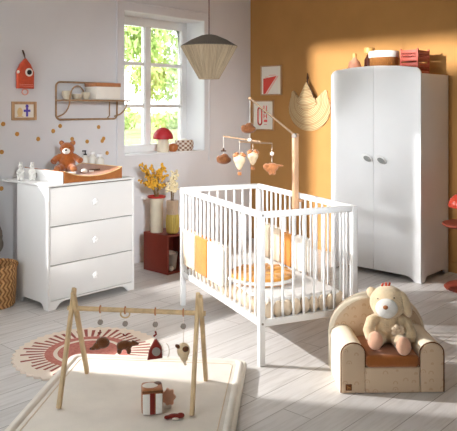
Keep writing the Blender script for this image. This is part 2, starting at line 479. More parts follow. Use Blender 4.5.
# side window outside the frame, letting the low sun in
win2 = thing('window', '', 'window'); del win2['label']; del win2['category']; win2.name = 'window_2'; win2['kind'] = 'structure'
b = bm_new()
add_box(b, .846, .85, YW + .2, YW + .26, 1.29, 2.3); add_box(b, 2.50, 2.51, YW + .2, YW + .26, 1.29, 2.3)
add_box(b, .85, 2.50, YW + .2, YW + .26, 2.29, 2.3); add_box(b, .85, 2.50, YW + .2, YW + .26, 1.29, 1.30)
obj('window_frame', b, 'white_paint', win2)
# casing round the visible window: flat board with a raised outer bead
b = bm_new()
for x0, x1, z0, z1 in ((3.722, WX0, .885, 2.372), (WX1, 4.888, .885, 2.372), (WX0, WX1, WZ1, 2.372), (WX0, WX1, .885, WZ0)):
    add_box(b, x0, x1, YW - .006, YW, z0, z1)
add_box(b, 3.712, 3.722, YW - .018, YW, .60, 2.384, .003); add_box(b, 4.888, 4.898, YW - .018, YW, .885, 2.384, .003); add_box(b, 3.722, 4.888, YW - .018, YW, 2.372, 2.384, .003)
struct('trim_1', b, 'wall_white')

b = bm_new()
add_box(b, WX1 - .006, WX1, YW, YF, WZ0, WZ1); add_box(b, WX0, WX0 + .006, YW, YF, WZ0, WZ1); add_box(b, WX0 + .006, WX1 - .006, YW, YF, WZ1 - .006, WZ1)
add_box(b, WX0 + .006, WX1 - .006, YW - .012, YF, WZ0, WZ0 + .006, .002)
struct('trim_2', b, 'white_lacquer')  # lining added in whiter paint, standing in for daylight on the reveal

# ------------------------------------------------------------------ garden outside
b = bm_new(); add_box(b, -30, 60, 8.4, 90, -.5, .72); struct('garden_lawn', b, 'grass', smooth=False)
def tree(name, label, cat, loc, h0, crown, n, leaf, seed, trunk=True):
    rnd = random.Random(seed)
    t = thing(name, label, cat, loc)
    b = bm_new()
    for k in range(n):
        ce, rr = crown[rnd.randrange(len(crown))]
        d = Vector((rnd.gauss(0, 1), rnd.gauss(0, 1), rnd.gauss(0, 1))).normalized() * rnd.random() ** .45
        p = Vector(ce) + Vector((d.x * rr[0], d.y * rr[1], d.z * rr[2]))
        q = Euler((rnd.random() * 6, rnd.random() * 6, rnd.random() * 6)).to_matrix()
        s = leaf * (.6 + .8 * rnd.random())
        vs = [b.verts.new(p + q @ Vector(c)) for c in ((-s, 0, 0), (0, -s * .45, s * .08), (s, 0, 0), (0, s * .45, s * .08))]
        b.faces.new(vs)
    obj('foliage', b, 'leaf', t, smooth=False)
    if trunk:
        b = bm_new(); add_tube(b, [(0, 0, -.3), (.05, .02, h0 * .5), (0, 0, h0), (.1, 0, h0 + 1)], [.14, .11, .09, .04], 10)
        for a in range(5): add_tube(b, [(0, 0, h0 + .1 * a - .3), (.7 * math.cos(a * 1.3), .7 * math.sin(a * 1.3), h0 + .5 + .15 * a)], [.05, .015], 6)
        obj('trunk', b, 'bark', t)
    return t
tree('garden_tree', 'leafy green tree seen through the right-hand window panes', 'tree', (10.55, 13.0, 0), 1.7, [((.9, 0, 2.9), (1.0, 1.0, 1.0)), ((1.3, .3, 2.2), (.8, .9, .6)), ((.3, 0, 3.4), (.6, .7, .7)), ((1.0, 0, 4.0), (1, 1, .7))], 4200, .085, 3, False)
tree('garden_tree', 'thin pale green tree seen through the left-hand window panes', 'tree', (12.1, 15.6, 0), 1.9, [((-.1, 0, 3.4), (.5, .7, 1.3)), ((0, .2, 2.6), (.45, .8, .7)), ((.1, 0, 4.6), (.6, .6, .7))], 1700, .085, 5, False)
tree('garden_hedge', 'low round hedge beyond the lawn, seen low in the window', 'hedge', (14.0, 17.0, .7), 0, [((-2.2, .7, .30), (.9, .6, .34)), ((-.6, .2, .36), (1.0, .6, .40)), ((1.2, -.6, .30), (1.1, .6, .34))], 2600, .08, 8, False)

# ------------------------------------------------------------------ pendant lamp
t = thing('pendant_lamp', 'pendant lamp with taupe woven cap and tapering beige string shade', 'lamp', (3.307, 3.200, .180)); t.scale = (.868, .868, .868); ZCP = (ZC - .180) / .868
b = bm_new(); add_cyl(b, (0, 0, 2.0), (0, 0, ZCP - .03), .0045, seg=8); obj('cord', b, 'darkbrown', t)
b = bm_new(); add_lathe(b, [(.0, ZCP), (.05, ZCP), (.05, ZCP - .02), (.02, ZCP - .045), (0, ZCP - .045)][::-1]); obj('ceiling_rose', b, 'darkbrown', t)
b = bm_new(); add_lathe(b, [(.222, 1.912), (.225, 1.918), (.14, 1.968), (.06, 2.002), (.03, 2.008), (0, 2.008)], seg=72); obj('shade_cap', b, 'shade_top', t)
b = bm_new(); add_lathe(b, [(.075, 1.660), (.075, 1.668), (.219, 1.908), (.222, 1.914), (.214, 1.910), (.068, 1.664), (.072, 1.658), (.075, 1.66)], seg=96); obj('shade_liner', b, 'shade_skirt', t)
b = bm_new()
for k in range(150):
    a = 2 * PI * k / 150 + random.uniform(-.01, .01); a2 = a + random.uniform(-.05, .05); r1 = random.uniform(-.002, .003)
    add_tube(b, [((.077 + r1) * math.cos(a2), (.077 + r1) * math.sin(a2), 1.658), ((.15 + r1) * math.cos((a + a2) / 2), (.15 + r1) * math.sin((a + a2) / 2), 1.785), ((.224) * math.cos(a), .224 * math.sin(a), 1.914)], .0022, 4)
o = obj('string_skirt', b, 'shade_skirt', t); o['kind'] = 'stuff'
b = bm_new(); add_tube(b, [(.078 * math.cos(a * PI / 16), .078 * math.sin(a * PI / 16), 1.659) for a in range(32)], .004, 6, True); obj('bottom_ring', b, 'shade_skirt', t)
b = bm_new(); add_ball(b, (0, 0, 1.83), .04); add_cyl(b, (0, 0, 1.86), (0, 0, 2.0), .015); obj('bulb', b, 'knob', t)

# ------------------------------------------------------------------ dresser with changing top
DX, DY, DW, DD = 2.586, 4.062, .772, .41
t = thing('dresser', 'white three-drawer dresser with changing top standing under the wall shelf', 'dresser', (DX, DY, 0))
b = bm_new()
side = [(0, 0), (.055, 0), (.075, .035), (.10, .045), (DD - .10, .045), (DD - .075, .035), (DD - .055, 0), (DD, 0), (DD, .862), (0, .862)]
add_prism(b, side, 0, .02, 'YZ', .002); add_prism(b, side, DW - .02, DW, 'YZ', .002)
add_box(b, .02, DW - .02, .03, DD - .005, .06, .08); add_box(b, .02, DW - .02, DD - .012, DD - .002, .06, .86)
front = [(.02, .0), (.06, 0), (.10, .04), (.14, .05), (DW - .14, .05), (DW - .10, .04), (DW - .06, 0), (DW - .02, 0), (DW - .02, .062), (.02, .062)]
add_prism(b, front, .0, .018, 'XZ')
obj('carcass', b, 'white_paint', t)
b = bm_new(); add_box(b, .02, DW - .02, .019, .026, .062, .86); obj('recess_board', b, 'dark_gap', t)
b = bm_new()
add_box(b, -.004, DW + .002, -.008, .628, .864, .880, .004); obj('changing_top', b, 'white_paint', t)
b = bm_new(); add_box(b, .112, .126, -.002, .54, .880, .963, .004); obj('side_board', b, 'white_paint', t)
def flower_knob():
    b = bm_new()
    add_cyl(b, (0, 0, 0), (0, -.014, 0), .008, seg=10)
    for k in range(5):
        a = 2 * PI * k / 5 + .3; add_ball(b, (.013 * math.cos(a), -.02, .013 * math.sin(a)), (.012, .007, .012), u=12, v=8)
    add_ball(b, (0, -.024, 0), (.009, .006, .009), u=12, v=8)
    return b
for z0, z1, kz in ((.066, .308, .187), (.314, .580, .447), (.586, .856, .728)):
    b = bm_new(); add_box(b, .0215, DW - .0215, 0, .019, z0, z1, .002); d = obj('drawer', b, 'white_paint', t)
    obj('knob', flower_knob(), 'knob', d, (DW / 2 + .003, 0, kz))
# changing pad: raised sides, dipped middle
t = thing('changing_mat', 'caramel towelling changing mat with raised sides on the white dresser', 'changing mat', (2.715, 4.056, .881))
b = bm_new()
n = 24; Wp = .52
top = []
for k in range(n + 1):
    u = k / n; x = Wp * u; z = .036 + .050 * abs(2 * u - 1) ** 2.2; top.append((x, z))
add_prism(b, [(0, 0)] + [(0, .05)] + top[0:] + [(Wp, 0)], 0, .53, 'XZ', .006)
obj('pad', b, 'pad_brown', t)
b = bm_new(); add_tube(b, [(x, .003, z + .001) for x, z in top], .0035, 6); add_tube(b, [(x, .527, z + .001) for x, z in top], .0035, 6)
add_tube(b, [(Wp, .003, top[-1][1]), (Wp, .527, top[-1][1])], .0035, 6)
obj('piping', b, 'tanink', t, label='pale piping')
# teddy bear on the mat
def teddy(name, label, loc, rz, s):
    t = thing(name, label, 'teddy bear', loc, rz)
    blob('body', [((0, 0, .062), (.052, .045, .06)), ((0, -.005, .095), (.04, .035, .03)), ((0, -.004, .148), (.047, .042, .043)),
                  ((-.036, .004, .186), (.017, .010, .017)), ((.036, .004, .186), (.017, .010, .017)),
                  ((-.05, -.068, .026), (.024, .036, .024)), ((.05, -.068, .026), (.024, .036, .024)), ((-.035, -.03, .03), (.03, .045, .028)), ((.035, -.03, .03), (.03, .045, .028))],
         'brown_plush', t, .0045, 3,
         tubes=[([(-.038, -.005, .105), (-.068, -.018, .085), (-.082, -.042, .066)], [.02, .021, .021]), ([(.038, -.005, .105), (.066, -.022, .088), (.09, -.045, .074)], [.02, .021, .021])])
    b = bm_new(); add_ball(b, (0, -.042, .136), (.024, .018, .019)); obj('muzzle', b, 'white_plush', t)
    b = bm_new(); add_ball(b, (0, -.060, .144), (.008, .006, .006)); obj('nose', b, 'darkbrown', t)
    for sx in (-1, 1):
        b = bm_new(); add_ball(b, (.02 * sx, -.036, .158), .0048, u=10, v=8); obj('eye', b, 'black', t)
        b = bm_new(); add_ball(b, (.036 * sx, -.006, .186), (.011, .004, .011), u=12, v=8); obj('inner_ear', b, 'tan_plush', t)
        b = bm_new(); add_ball(b, (.05 * sx, -.103, .026), (.016, .006, .016), u=12, v=8); obj('foot_sole', b, 'tan_plush', t)
    t.scale = (s, s, s)
    return t
teddy('teddy_bear', 'brown teddy bear sitting on the caramel changing mat', (2.975, 4.405, .921), R(-42), 1.22)
b = bm_new(); add_box(b, -.05, .05, -.03, .03, 0, .012, .005); tag(obj('folded_cloth', b, 'cream', loc=(2.905, 4.275, .924), rot=(0, 0, R(-30))), 'small folded cream cloth at the feet of the brown teddy bear', 'cloth')
b = bm_new(); add_ball(b, (0, 0, .016), (.026, .024, .016)); tag(obj('sponge', b, 'cream', loc=(3.005, 4.225, .925)), 'round cream sponge on the changing mat', 'sponge')
t = thing('hairbrush', 'small dark hairbrush on the right of the changing mat', 'hairbrush', (3.07, 4.205, .932), R(-25))
b = bm_new(); add_box(b, -.03, .01, -.011, .011, .010, .018, .004); obj('head', b, 'darkbrown', t)
b = bm_new(); add_tube(b, [(.008, 0, .013), (.03, 0, .013), (.055, 0, .016)], [.004, .006, .005], 8); obj('handle', b, 'darkbrown', t)
b = bm_new(); add_box(b, -.027, .006, -.009, .009, 0, .010, .003); obj('bristles', b, 'cream', t)
# bottles on the right edge of the changing top
def jar(x, y, h, r, top, label):
    t = thing('lotion_bottle', label, 'bottle', (x, y, .8805), 0, 'lotion bottles on the changing top')
    b = bm_new(); add_lathe(b, [(0, 0), (r, 0), (r, h * .78), (r * .55, h * .88), (r * .4, h * .9), (r * .4, h * .92), (0, h * .92)], seg=20); obj('bottle', b, 'frost', t)
    b = bm_new()
    if top == 'pump':
        add_cyl(b, (0, 0, h * .92), (0, 0, h * 1.1), .005, seg=8); add_cyl(b, (0, 0, h * .92), (0, 0, h * .98), r * .45, seg=12); add_box(b, -.03, .008, -.005, .005, h * 1.1, h * 1.16, .002)
        obj('pump', b, 'black', t)
    else:
        add_lathe(b, [(0, h * .92), (r * .6, h * .92), (r * .6, h * 1.04), (0, h * 1.06)], seg=16); obj('cap', b, 'knob', t)
jar(3.292, 4.615, .16, .032, 'pump', 'frosted lotion bottle with dark pump, behind the teddy bear')
jar(3.300, 4.525, .17, .034, 'cap', 'frosted lotion bottle with white cap, in the middle of the row')
jar(3.308, 4.435, .155, .034, 'cap', 'shorter frosted lotion bottle at the right end of the row')
# two little white rabbit figurines
def rabbit(x, y, rz, label, dark):
    t = thing('rabbit_figurine', label, 'figurine', (x, y, .8805), rz, 'white figurines on the dresser')
    blob('body', [((0, 0, .035), (.028, .024, .036)), ((0, -.002, .07), (.02, .018, .03)), ((0, -.004, .105), (.017, .016, .018)), ((-.012, -.016, .012), (.012, .016, .011)), ((.012, -.016, .012), (.012, .016, .011)), ((-.008, .002, .128), (.006, .005, .012)), ((.008, .002, .128), (.006, .005, .012))], 'white_plush', t, .003, 3,
         tubes=[([(-.016, -.004, .078), (-.024, -.014, .06), (-.014, -.022, .05)], .007), ([(.016, -.004, .078), (.024, -.014, .06), (.014, -.022, .05)], .007)])
    for sx in (-1, 1):
        b = bm_new(); add_ball(b, (sx * .006, -.019, .108), .0022, u=8, v=6); obj('eye', b, 'black', t)
    if dark:
        b = bm_new(); add_ball(b, (.027, .006, .04), (.005, .012, .02)); obj('basket', b, 'greyfelt', t)
rabbit(2.618, 4.475, R(-40), 'white animal figurine at the left end of the dresser top', False)
rabbit(2.668, 4.400, R(-40), 'white animal figurine with grey basket beside the changing mat side board', True)

# ------------------------------------------------------------------ wall above the dresser
YD = YW - .001
pts = [(2.622, 1.295), (2.74, 1.214), (2.926, 1.169), (3.065, 1.229), (3.131, 1.269), (3.248, 1.158), (3.399, 1.131), (3.557, 1.13), (3.568, 1.151), (3.519, 1.252), (3.611, 1.022), (2.61, 1.08), (2.607, .80)]
names = ['gold wall dot at the left edge, below the little framed picture', 'gold wall dot under the small wooden frame', 'gold wall dot left of and above the teddy bear', 'gold wall dot just left below the wall shelf',
         'gold wall dot right below the left corner of the wall shelf', 'gold wall dot above the right ear of the teddy bear', 'gold wall dot above the lotion bottles', 'lower gold wall dot of the touching pair near the window trim', 'upper gold wall dot of the touching pair near the window trim',
         'gold wall dot under the right end of the wall shelf', 'lowest gold wall dot right of the lotion bottles', 'gold wall dot at the left edge, above the white figurines', 'gold wall dot at the left edge, below the dresser top']
dm = None
for (x, z), nm in zip(pts, names):
    if dm is None:
        b = bm_new(); add_lathe(b, [(0, 0), (.0175, 0), (.0175, .003), (.012, .005), (0, .005)], seg=20); o = obj('wall_dot', b, 'gold'); dm = o
    else:
        o = dm.copy(); COL.objects.link(o)
    o.location = (x, YD if nm[:5] != 'upper' else YD - .006, z); o.rotation_euler = (R(90), 0, 0)
    tag(o, nm, 'wall dot', 'gold dots on the white wall')
# birdhouse toy
t = thing('birdhouse_toy', 'red felt birdhouse toy with one big round eye hanging on the white wall', 'hanging toy', (2.795, YW - .026, 1.57))
b = bm_new(); add_prism(b, [(-.072, 0), (.072, 0), (.074, .13), (.045, .19), (.006, .235), (-.006, .235), (-.045, .19), (-.074, .13)], -.02, .02, 'XZ', .012, 3); obj('body', b, 'redfelt', t)
b = bm_new(); add_lathe(b, [(0, 0), (.033, 0), (.033, .004), (0, .006)], seg=24); e = obj('eye_patch', b, 'paper', t, (.022, -.021, .128), (R(90), 0, 0))
b = bm_new(); add_lathe(b, [(0, .0), (.020, .0), (.019, .006), (0, .008)], seg=20); obj('pupil', b, 'black', e, (0, 0, .004))
b = bm_new(); add_ball(b, (-.066, -.012, .128), (.012, .012, .014)); obj('bead', b, 'paper', t)
b = bm_new(); add_tube(b, [(0, 0, .232), (-.004, .0, .27), (-.010, .012, .30), (-.016, .012, .302), (-.012, 0, .27), (.004, 0, .232)], .004, 6); obj('hanging_loop', b, 'darkbrown', t)
b = bm_new(); add_tube(b, [(.026 * math.cos(a * PI / 12), 0, -.026 + .022 * math.sin(a * PI / 12)) for a in range(24)], .005, 6, True); obj('ring', b, 'pinkink', t)
b = bm_new()
for k in range(2): add_tube(b, [(-.06, -.0205, .020 + .012 * k), (.06, -.0205, .018 + .013 * k)], .0010, 4)
obj('stitching', b, 'pinkink', t)
# picture frames
def frame_on_back(x0, x1, z0, z1, label, border):
    t = thing('picture_frame', label, 'picture', ((x0 + x1) / 2, YW, (z0 + z1) / 2))
    w2, h2 = (x1 - x0) / 2, (z1 - z0) / 2
    b = bm_new()
    for a in ((-w2, -w2 + border, -h2, h2), (w2 - border, w2, -h2, h2), (-w2 + border, w2 - border, -h2, -h2 + border), (-w2 + border, w2 - border, h2 - border, h2)): add_box(b, a[0], a[1], -.02, -.001, a[2], a[3], .002)
    obj('frame', b, 'oak_frame', t)
    b = bm_new(); add_box(b, -w2 + border, w2 - border, -.008, -.001, -h2 + border, h2 - border); p = obj('print', b, 'paper', t)
    return t, p
t, p = frame_on_back(2.689, 2.903, 1.322, 1.468, 'small wooden frame with violet plant print under the red birdhouse toy', .021)
b = bm_new(); add_box(b, .018, .036, -.0095, -.008, -.045, .048, 0); add_box(b, -.002, .056, -.0097, -.008, -.008, .010); add_prism(b, [(.012, .03), (.042, .03), (.036, .05), (.018, .05)], -.0096, -.008, 'XZ'); obj('violet_motif', b, 'purpleink', p, smooth=False)
b = bm_new(); add_prism(b, arc(-.035, -.01, .024, 0, 350, 16, .036), -.0095, -.008, 'XZ'); add_box(b, -.06, -.005, -.0094, -.008, -.048, -.04); obj('tan_motif', b, 'tanink', p, smooth=False)
# rattan shelf
t = thing('wall_shelf', 'rattan wall shelf with looped rod frame left of the window', 'shelf', (0, YW, 0))
b = bm_new()
x0, x1, z0, z1, r = 3.085, 3.712, 1.322, 1.632, .04
loop = [(x, z) for x, z in arc(x1 - r, z1 - r, r, 0, 90, 6) + arc(x0 + r, z1 - r, r, 90, 180, 6) + arc(x0 + r, z0 + r, r, 180, 270, 6) + arc(x1 - r, z0 + r, r, 270, 360, 6)]
add_tube(b, [(x, -.012, z) for x, z in loop], .008, 8, True); obj('back_loop', b, 'brass', t)
b = bm_new(); add_box(b, x0 + .012, x1 - .012, -.19, -.004, 1.474, 1.487, .004); obj('board', b, 'brass', t)
b = bm_new(); add_tube(b, [(x0, -.012, 1.48), (x0, -.19, 1.48), (x0 + .02, -.2, 1.48), (x1 - .02, -.2, 1.48), (x1, -.19, 1.48), (x1, -.012, 1.48)], .007, 8); obj('front_rail', b, 'brass', t)
for x in (x0 + .01, x1 - .03):
    b = bm_new(); add_tube(b, [(x, -.012, 1.345)] + [(x, -.012 - .18 * math.sin(R(a)), 1.48 - .13 * math.cos(R(a))) for a in range(15, 91, 15)] , .006, 8); obj('bracket', b, 'brass', t)
b = bm_new(); add_tube(b, [(x0 + .012, -.19, 1.486)] + [(x0 + .15 - .138 * math.cos(R(a)), -.10 - .09 * math.cos(R(a)), 1.486 + .115 * math.sin(R(a))) for a in range(15, 181, 15)], .006, 8); obj('arch_rod', b, 'brass', t)
b = bm_new(); add_tube(b, [(3.60, -.012, 1.325), (3.60, -.05, 1.35), (3.60, -.05, 1.47)], .005, 6); obj('hook_rod', b, 'brass', t)
t = thing('storage_box', 'cream storage box with rust lid on the right of the rattan shelf', 'box', (3.485, YW - .108, 1.488))
b = bm_new(); add_box(b, -.125, .125, -.08, .08, 0, .115, .004); obj('box_body', b, 'cream', t)
b = bm_new(); add_box(b, -.129, .129, -.084, .084, .108, .142, .005); obj('lid', b, 'tan_plush', t)
for x, r_, h, lab in ((3.125, .042, .07, 'taller cream bowl at the left end of the rattan shelf'), (3.222, .044, .045, 'wide low cream bowl in the middle of the rattan shelf'), (3.308, .036, .06, 'small cream cup beside the storage box on the rattan shelf')):
    b = bm_new(); add_lathe(b, [(0, 0), (r_ * .6, 0), (r_ * .95, h * .5), (r_, h), (r_ * .92, h), (r_ * .85, h * .5), (r_ * .5, .008), (0, .008)], seg=24)
    tag(obj('bowl', b, 'cream_ceramic', loc=(x, YW - .11, 1.488)), lab, 'bowl', 'bowls on the rattan shelf')
# cloth bag on the wall at the left edge
t = thing('cloth_bag', 'grey beige cloth bag hanging on the wall above the wicker basket', 'bag', (2.50, YW - .03, .32))
blob('bag_body', [((0, 0, .12), (.105, .026, .13)), ((-.05, 0, .06), (.06, .024, .07)), ((.05, 0, .06), (.06, .024, .07)), ((0, 0, .25), (.08, .022, .09))], 'cloth_grey', t, .008, 4)
b = bm_new(); add_tube(b, [(-.05, 0, .32), (-.03, .01, .45), (0, .018, .55), (.03, .01, .45), (.05, 0, .32)], .006, 6); obj('strap', b, 'cloth_grey', t)
b = bm_new(); add_cyl(b, (0, .03, .545), (0, -.02, .55), .008, seg=10); obj('peg', b, 'wood_beech', t)

# ------------------------------------------------------------------ things on the window sill
t = thing('mushroom_ornament', 'red capped mushroom ornament on the window sill', 'ornament', (4.342, YW + .08, WZ0 + .0065))
b = bm_new(); add_lathe(b, [(0, 0), (.056, 0), (.060, .02), (.055, .09), (.052, .135), (0, .135)], seg=24); obj('stem', b, 'cream_ceramic', t)
b = bm_new(); add_lathe(b, [(0, .128), (.096, .126), (.099, .135), (.094, .165), (.076, .20), (.045, .226), (.018, .236), (0, .238)], seg=32); obj('cap', b, 'mush_red', t)
b = bm_new(); add_lathe(b, [(0, 0), (.03, 0), (.046, .02), (.049, .045), (.042, .068), (.034, .074), (.030, .072), (.036, .06), (.04, .04), (0, .02)], seg=24)
tag(obj('round_pot', b, 'copper', loc=(4.468, YW + .075, WZ0 + .0065)), 'small round copper brown pot beside the red mushroom', 'pot')
t = thing('woven_basket', 'small brown and white woven basket at the right of the window sill', 'basket', (4.64, YW + .10, WZ0 + .0065))
b = bm_new(); add_lathe(b, [(0, 0), (.08, 0), (.094, .03), (.096, .07), (.088, .105), (.082, .105), (.088, .07), (.07, .01), (0, .01)], seg=36); obj('body', b, 'check_weave', t)
blob('cloth_lining', [((0, 0, .095), (.078, .078, .016)), ((.03, .01, .108), (.025, .02, .012))], 'paper', t, .006, 3)

# ------------------------------------------------------------------ red cube shelf with vases
t = thing('cube_shelf', 'dark brick red open cube shelf standing under the window behind the cot', 'shelf', (3.83, 4.195, 0))
b = bm_new(); cw, cd, ch, th = .36, .31, .332, .018
add_box(b, 0, th, 0, cd, 0, ch, .002); add_box(b, cw - th, cw, 0, cd, 0, ch, .002); add_box(b, th, cw - th, 0, cd, 0, th); add_box(b, th, cw - th, 0, cd, ch - th, ch); add_box(b, th, cw - th, cd - .01, cd, th, ch - th)
obj('carcass', b, 'redwood', t)
t = thing('storage_pot', 'grey cloth storage pot inside the red cube shelf', 'pot', (3.945, 4.30, .0185))
b = bm_new(); add_lathe(b, [(0, 0), (.06, 0), (.075, .13), (.078, .14), (.07, .14), (.066, .12), (.05, .01), (0, .01)], seg=24); obj('pot', b, 'greyfelt', t)
b = bm_new(); add_ball(b, (0, 0, .13), (.06, .06, .03)); obj('filling', b, 'cream', t)
t = thing('plush_ball', 'small cream plush ball at the front of the red cube shelf', 'toy', (3.90, 4.225, .0185)); b = bm_new(); add_ball(b, (0, 0, .022), .022); obj('ball', b, 'cream', t)
t = thing('vase', 'tall cream vase with red rim on the red cube shelf, holding yellow dried flowers', 'vase', (3.893, 4.405, .3325))
b = bm_new(); add_lathe(b, [(0, 0), (.054, 0), (.056, .02), (.055, .24), (.060, .275), (.072, .30), (.068, .30), (.05, .27), (.05, .02), (0, .02)], seg=28); obj('body', b, 'cream_ceramic', t)
b = bm_new(); add_lathe(b, [(.070, .298), (.079, .304), (.080, .316), (.074, .318), (.062, .305), (.070, .298)], seg=28); obj('rim', b, 'red_rim', t)
t = thing('vase', 'ribbed beige vase with yellow lower half beside the cot, holding cream dried flowers', 'vase', (3.945, 4.258, .3325))
def ribbed(b, prof, seg=64):
    for i, (r, z) in enumerate(prof): pass
    bb = bmesh.new(); rings = []
    for r, z in prof: rings.append([bb.verts.new((r * (1 + .035 * math.cos(20 * 2 * PI * k / seg * 1)) * math.cos(2 * PI * k / seg), r * (1 + .035 * math.cos(20 * 2 * PI * k / seg)) * math.sin(2 * PI * k / seg), z)) for k in range(seg)])
    for a, d in zip(rings, rings[1:]):
        for k in range(seg): bb.faces.new((a[k], a[(k + 1) % seg], d[(k + 1) % seg], d[k]))
    bb.faces.new(rings[0][::-1]); bb.faces.new(rings[-1]); merge(b, bb)
b = bm_new(); ribbed(b, [(.035, 0), (.05, .01), (.057, .06), (.056, .12), (.050, .165)], 160); obj('lower_body', b, 'yellow_glass', t, label='yellow lower half')
b = bm_new(); ribbed(b, [(.050, .1652), (.050, .22), (.052, .285)], 160); obj('neck', b, 'beige_glass', t)
def bouquet(name, label, loc, n, hmin, hmax, spread, lean, matf, seed, petal):
    rnd = random.Random(seed); t = thing(name, label, 'dried flowers', loc)
    bs = bm_new(); bf = bm_new()
    for k in range(n):
        a = rnd.random() * 2 * PI; h = rnd.uniform(hmin, hmax); s = spread * rnd.random() ** .6
        tip = Vector((s * math.cos(a) + lean[0] * h, s * math.sin(a) + lean[1] * h, h)); mid = tip * .5 + Vector((0, 0, .02)); mid.x *= .7; mid.y *= .7
        add_tube(bs, [(0.012 * math.cos(a), .012 * math.sin(a), -.18), (.016 * math.cos(a), .016 * math.sin(a), 0), mid, tip], .0018, 4)
        for q in range(7):
            p = mid.lerp(tip, .35 + .65 * q / 6) + Vector((rnd.gauss(0, .010), rnd.gauss(0, .010), rnd.gauss(0, .008)))
            add_ball(bf, p, (petal * rnd.uniform(.6, 1.2), petal * rnd.uniform(.4, 1), petal * rnd.uniform(.6, 1.2)), (rnd.random() * 3, rnd.random() * 3, 0), 8, 5)
    obj('stems', bs, 'stem', t); o = obj('flower_heads', bf, matf, t); o['kind'] = 'stuff'
    return t
bouquet('dried_flowers', 'yellow dried flowers in the red rimmed vase', (3.893, 4.405, .645), 34, .10, .28, .13, (-.15, .15), 'flower_yellow', 4, .013)
bouquet('dried_flowers', 'cream dried flowers in the ribbed yellow vase', (3.945, 4.258, .615), 18, .09, .26, .08, (.02, -.02), 'flower_cream', 9, .013)

# ------------------------------------------------------------------ cot
CW, CL, CH = .646, 1.268, .847
CA = R(-23.3)
cloc = (2.812, 2.335, 0)
t = thing('cot', 'white slatted baby cot standing in the middle of the room', 'cot', cloc, CA)
P = .036
for x in (0, CW - P):
    for y in (0, CL - P):
        b = bm_new(); add_box(b, x, x + P, y, y + P, 0, CH - .002, .006, 2); obj('post', b, 'cotbar', t)
for x in (0, CW - P):
    b = bm_new(); add_box(b, x + .002, x + P - .002, P, CL - P, CH - .036, CH, .008, 3); obj('top_rail', b, 'cotbar', t)
    b = bm_new(); add_box(b, x + .006, x + P - .006, P, CL - P, .214, .252, .004); obj('bottom_rail', b, 'cotbar', t)
for y in (0, CL - P):
    b = bm_new(); add_box(b, P, CW - P, y + .002, y + P - .002, CH - .036, CH, .008, 3); obj('top_rail', b, 'cotbar', t)
    b = bm_new(); add_box(b, P, CW - P, y + .006, y + P - .006, .214, .252, .004); obj('bottom_rail', b, 'cotbar', t)
bar = bm_new(); add_box(bar, -.0068, .0068, -.0068, .0068, .251, CH - .035, .005, 2)
bar0 = obj('bar', bar, 'cotbar', t, (P / 2, .072, 0))
bar_pos = []
NL, NS = 17, 8
for x in (P / 2, CW - P / 2):
    for k in range(NL): bar_pos.append((x, P / 2 + (CL - P) * (k + 1) / (NL + 1)))
for y in (P / 2, CL - P / 2):
    for k in range(NS): bar_pos.append((P / 2 + (CW - P) * (k + 1) / (NS + 1), y))
for i, (x, y) in enumerate(bar_pos):
    o = bar0 if i == 0 else bar0.copy()
    if i: COL.objects.link(o); o.parent = t
    o.location = (x, y, 0)
b = bm_new(); add_box(b, P, CW - P, P, CL - P, .225, .240); obj('mattress_base', b, 'cotbar', t)
for x, y, z in ((P / 2, -.0005, CH - .018), (P / 2, -.0005, .233)):
    b = bm_new(); add_cyl(b, (x, y + .002, z), (x, y - .003, z), .006, seg=12); obj('bolt_cap', b, 'greyfelt', t, label='small grey bolt cap')
def cot_world(i, j):
    return (cloc[0] + math.cos(CA) * i - math.sin(CA) * j, cloc[1] + math.sin(CA) * i + math.cos(CA) * j)
# mattress with scalloped quilted edge
t = thing('cot_mattress', 'white ribbed cot mattress with beige scalloped edge inside the white cot', 'mattress', (cloc[0], cloc[1], .241), CA)
b = bm_new(); add_box(b, .072, CW - .072, .072, CL - .072, 0, .104, .02, 4); obj('mattress_pad', b, 'mattress_top', t)
b = bm_new()
nx, ny = 9, 20
x0, x1, y0, y1 = .062, CW - .062, .062, CL - .062
for k in range(nx):
    x = x0 + (x1 - x0) * (k + .5) / nx
    for y in (y0, y1): add_ball(b, (x, y, .043), ((x1 - x0) / nx * .54, .022, .047), u=12, v=10)
for k in range(ny):
    y = y0 + (y1 - y0) * (k + .5) / ny
    for x in (x0, x1): add_ball(b, (x, y, .043), (.022, (y1 - y0) / ny * .54, .047), u=12, v=10)
obj('scalloped_edge', b, 'rib_cream', t)
# round nest cushion
cx_, cy_ = 3.22, 2.62
t = thing('round_cushion', 'round ochre muslin cushion with white edge lying on the cot mattress', 'cushion', (3.215, 2.655, .346))
b = bm_new(); add_lathe(b, [(0, .004), (.15, .0), (.195, .006), (.208, .03), (.195, .052), (.14, .066), (.06, .060), (0, .056)], seg=40); obj('pad', b, 'gold_muslin', t)
b = bm_new(); add_tube(b, [(.208 * math.cos(a * PI / 24), .208 * math.sin(a * PI / 24), .026) for a in range(48)], .011, 10, True); obj('edge_roll', b, 'sheet', t, label='white padded edge')
b = bm_new()
for k in range(13): add_ball(b, (.12 * math.cos(k * .483), .12 * math.sin(k * .483), .060), (.065, .016, .013), (0, 0, k * .483), 10, 6)
obj('gathers', b, 'gold_muslin', t)
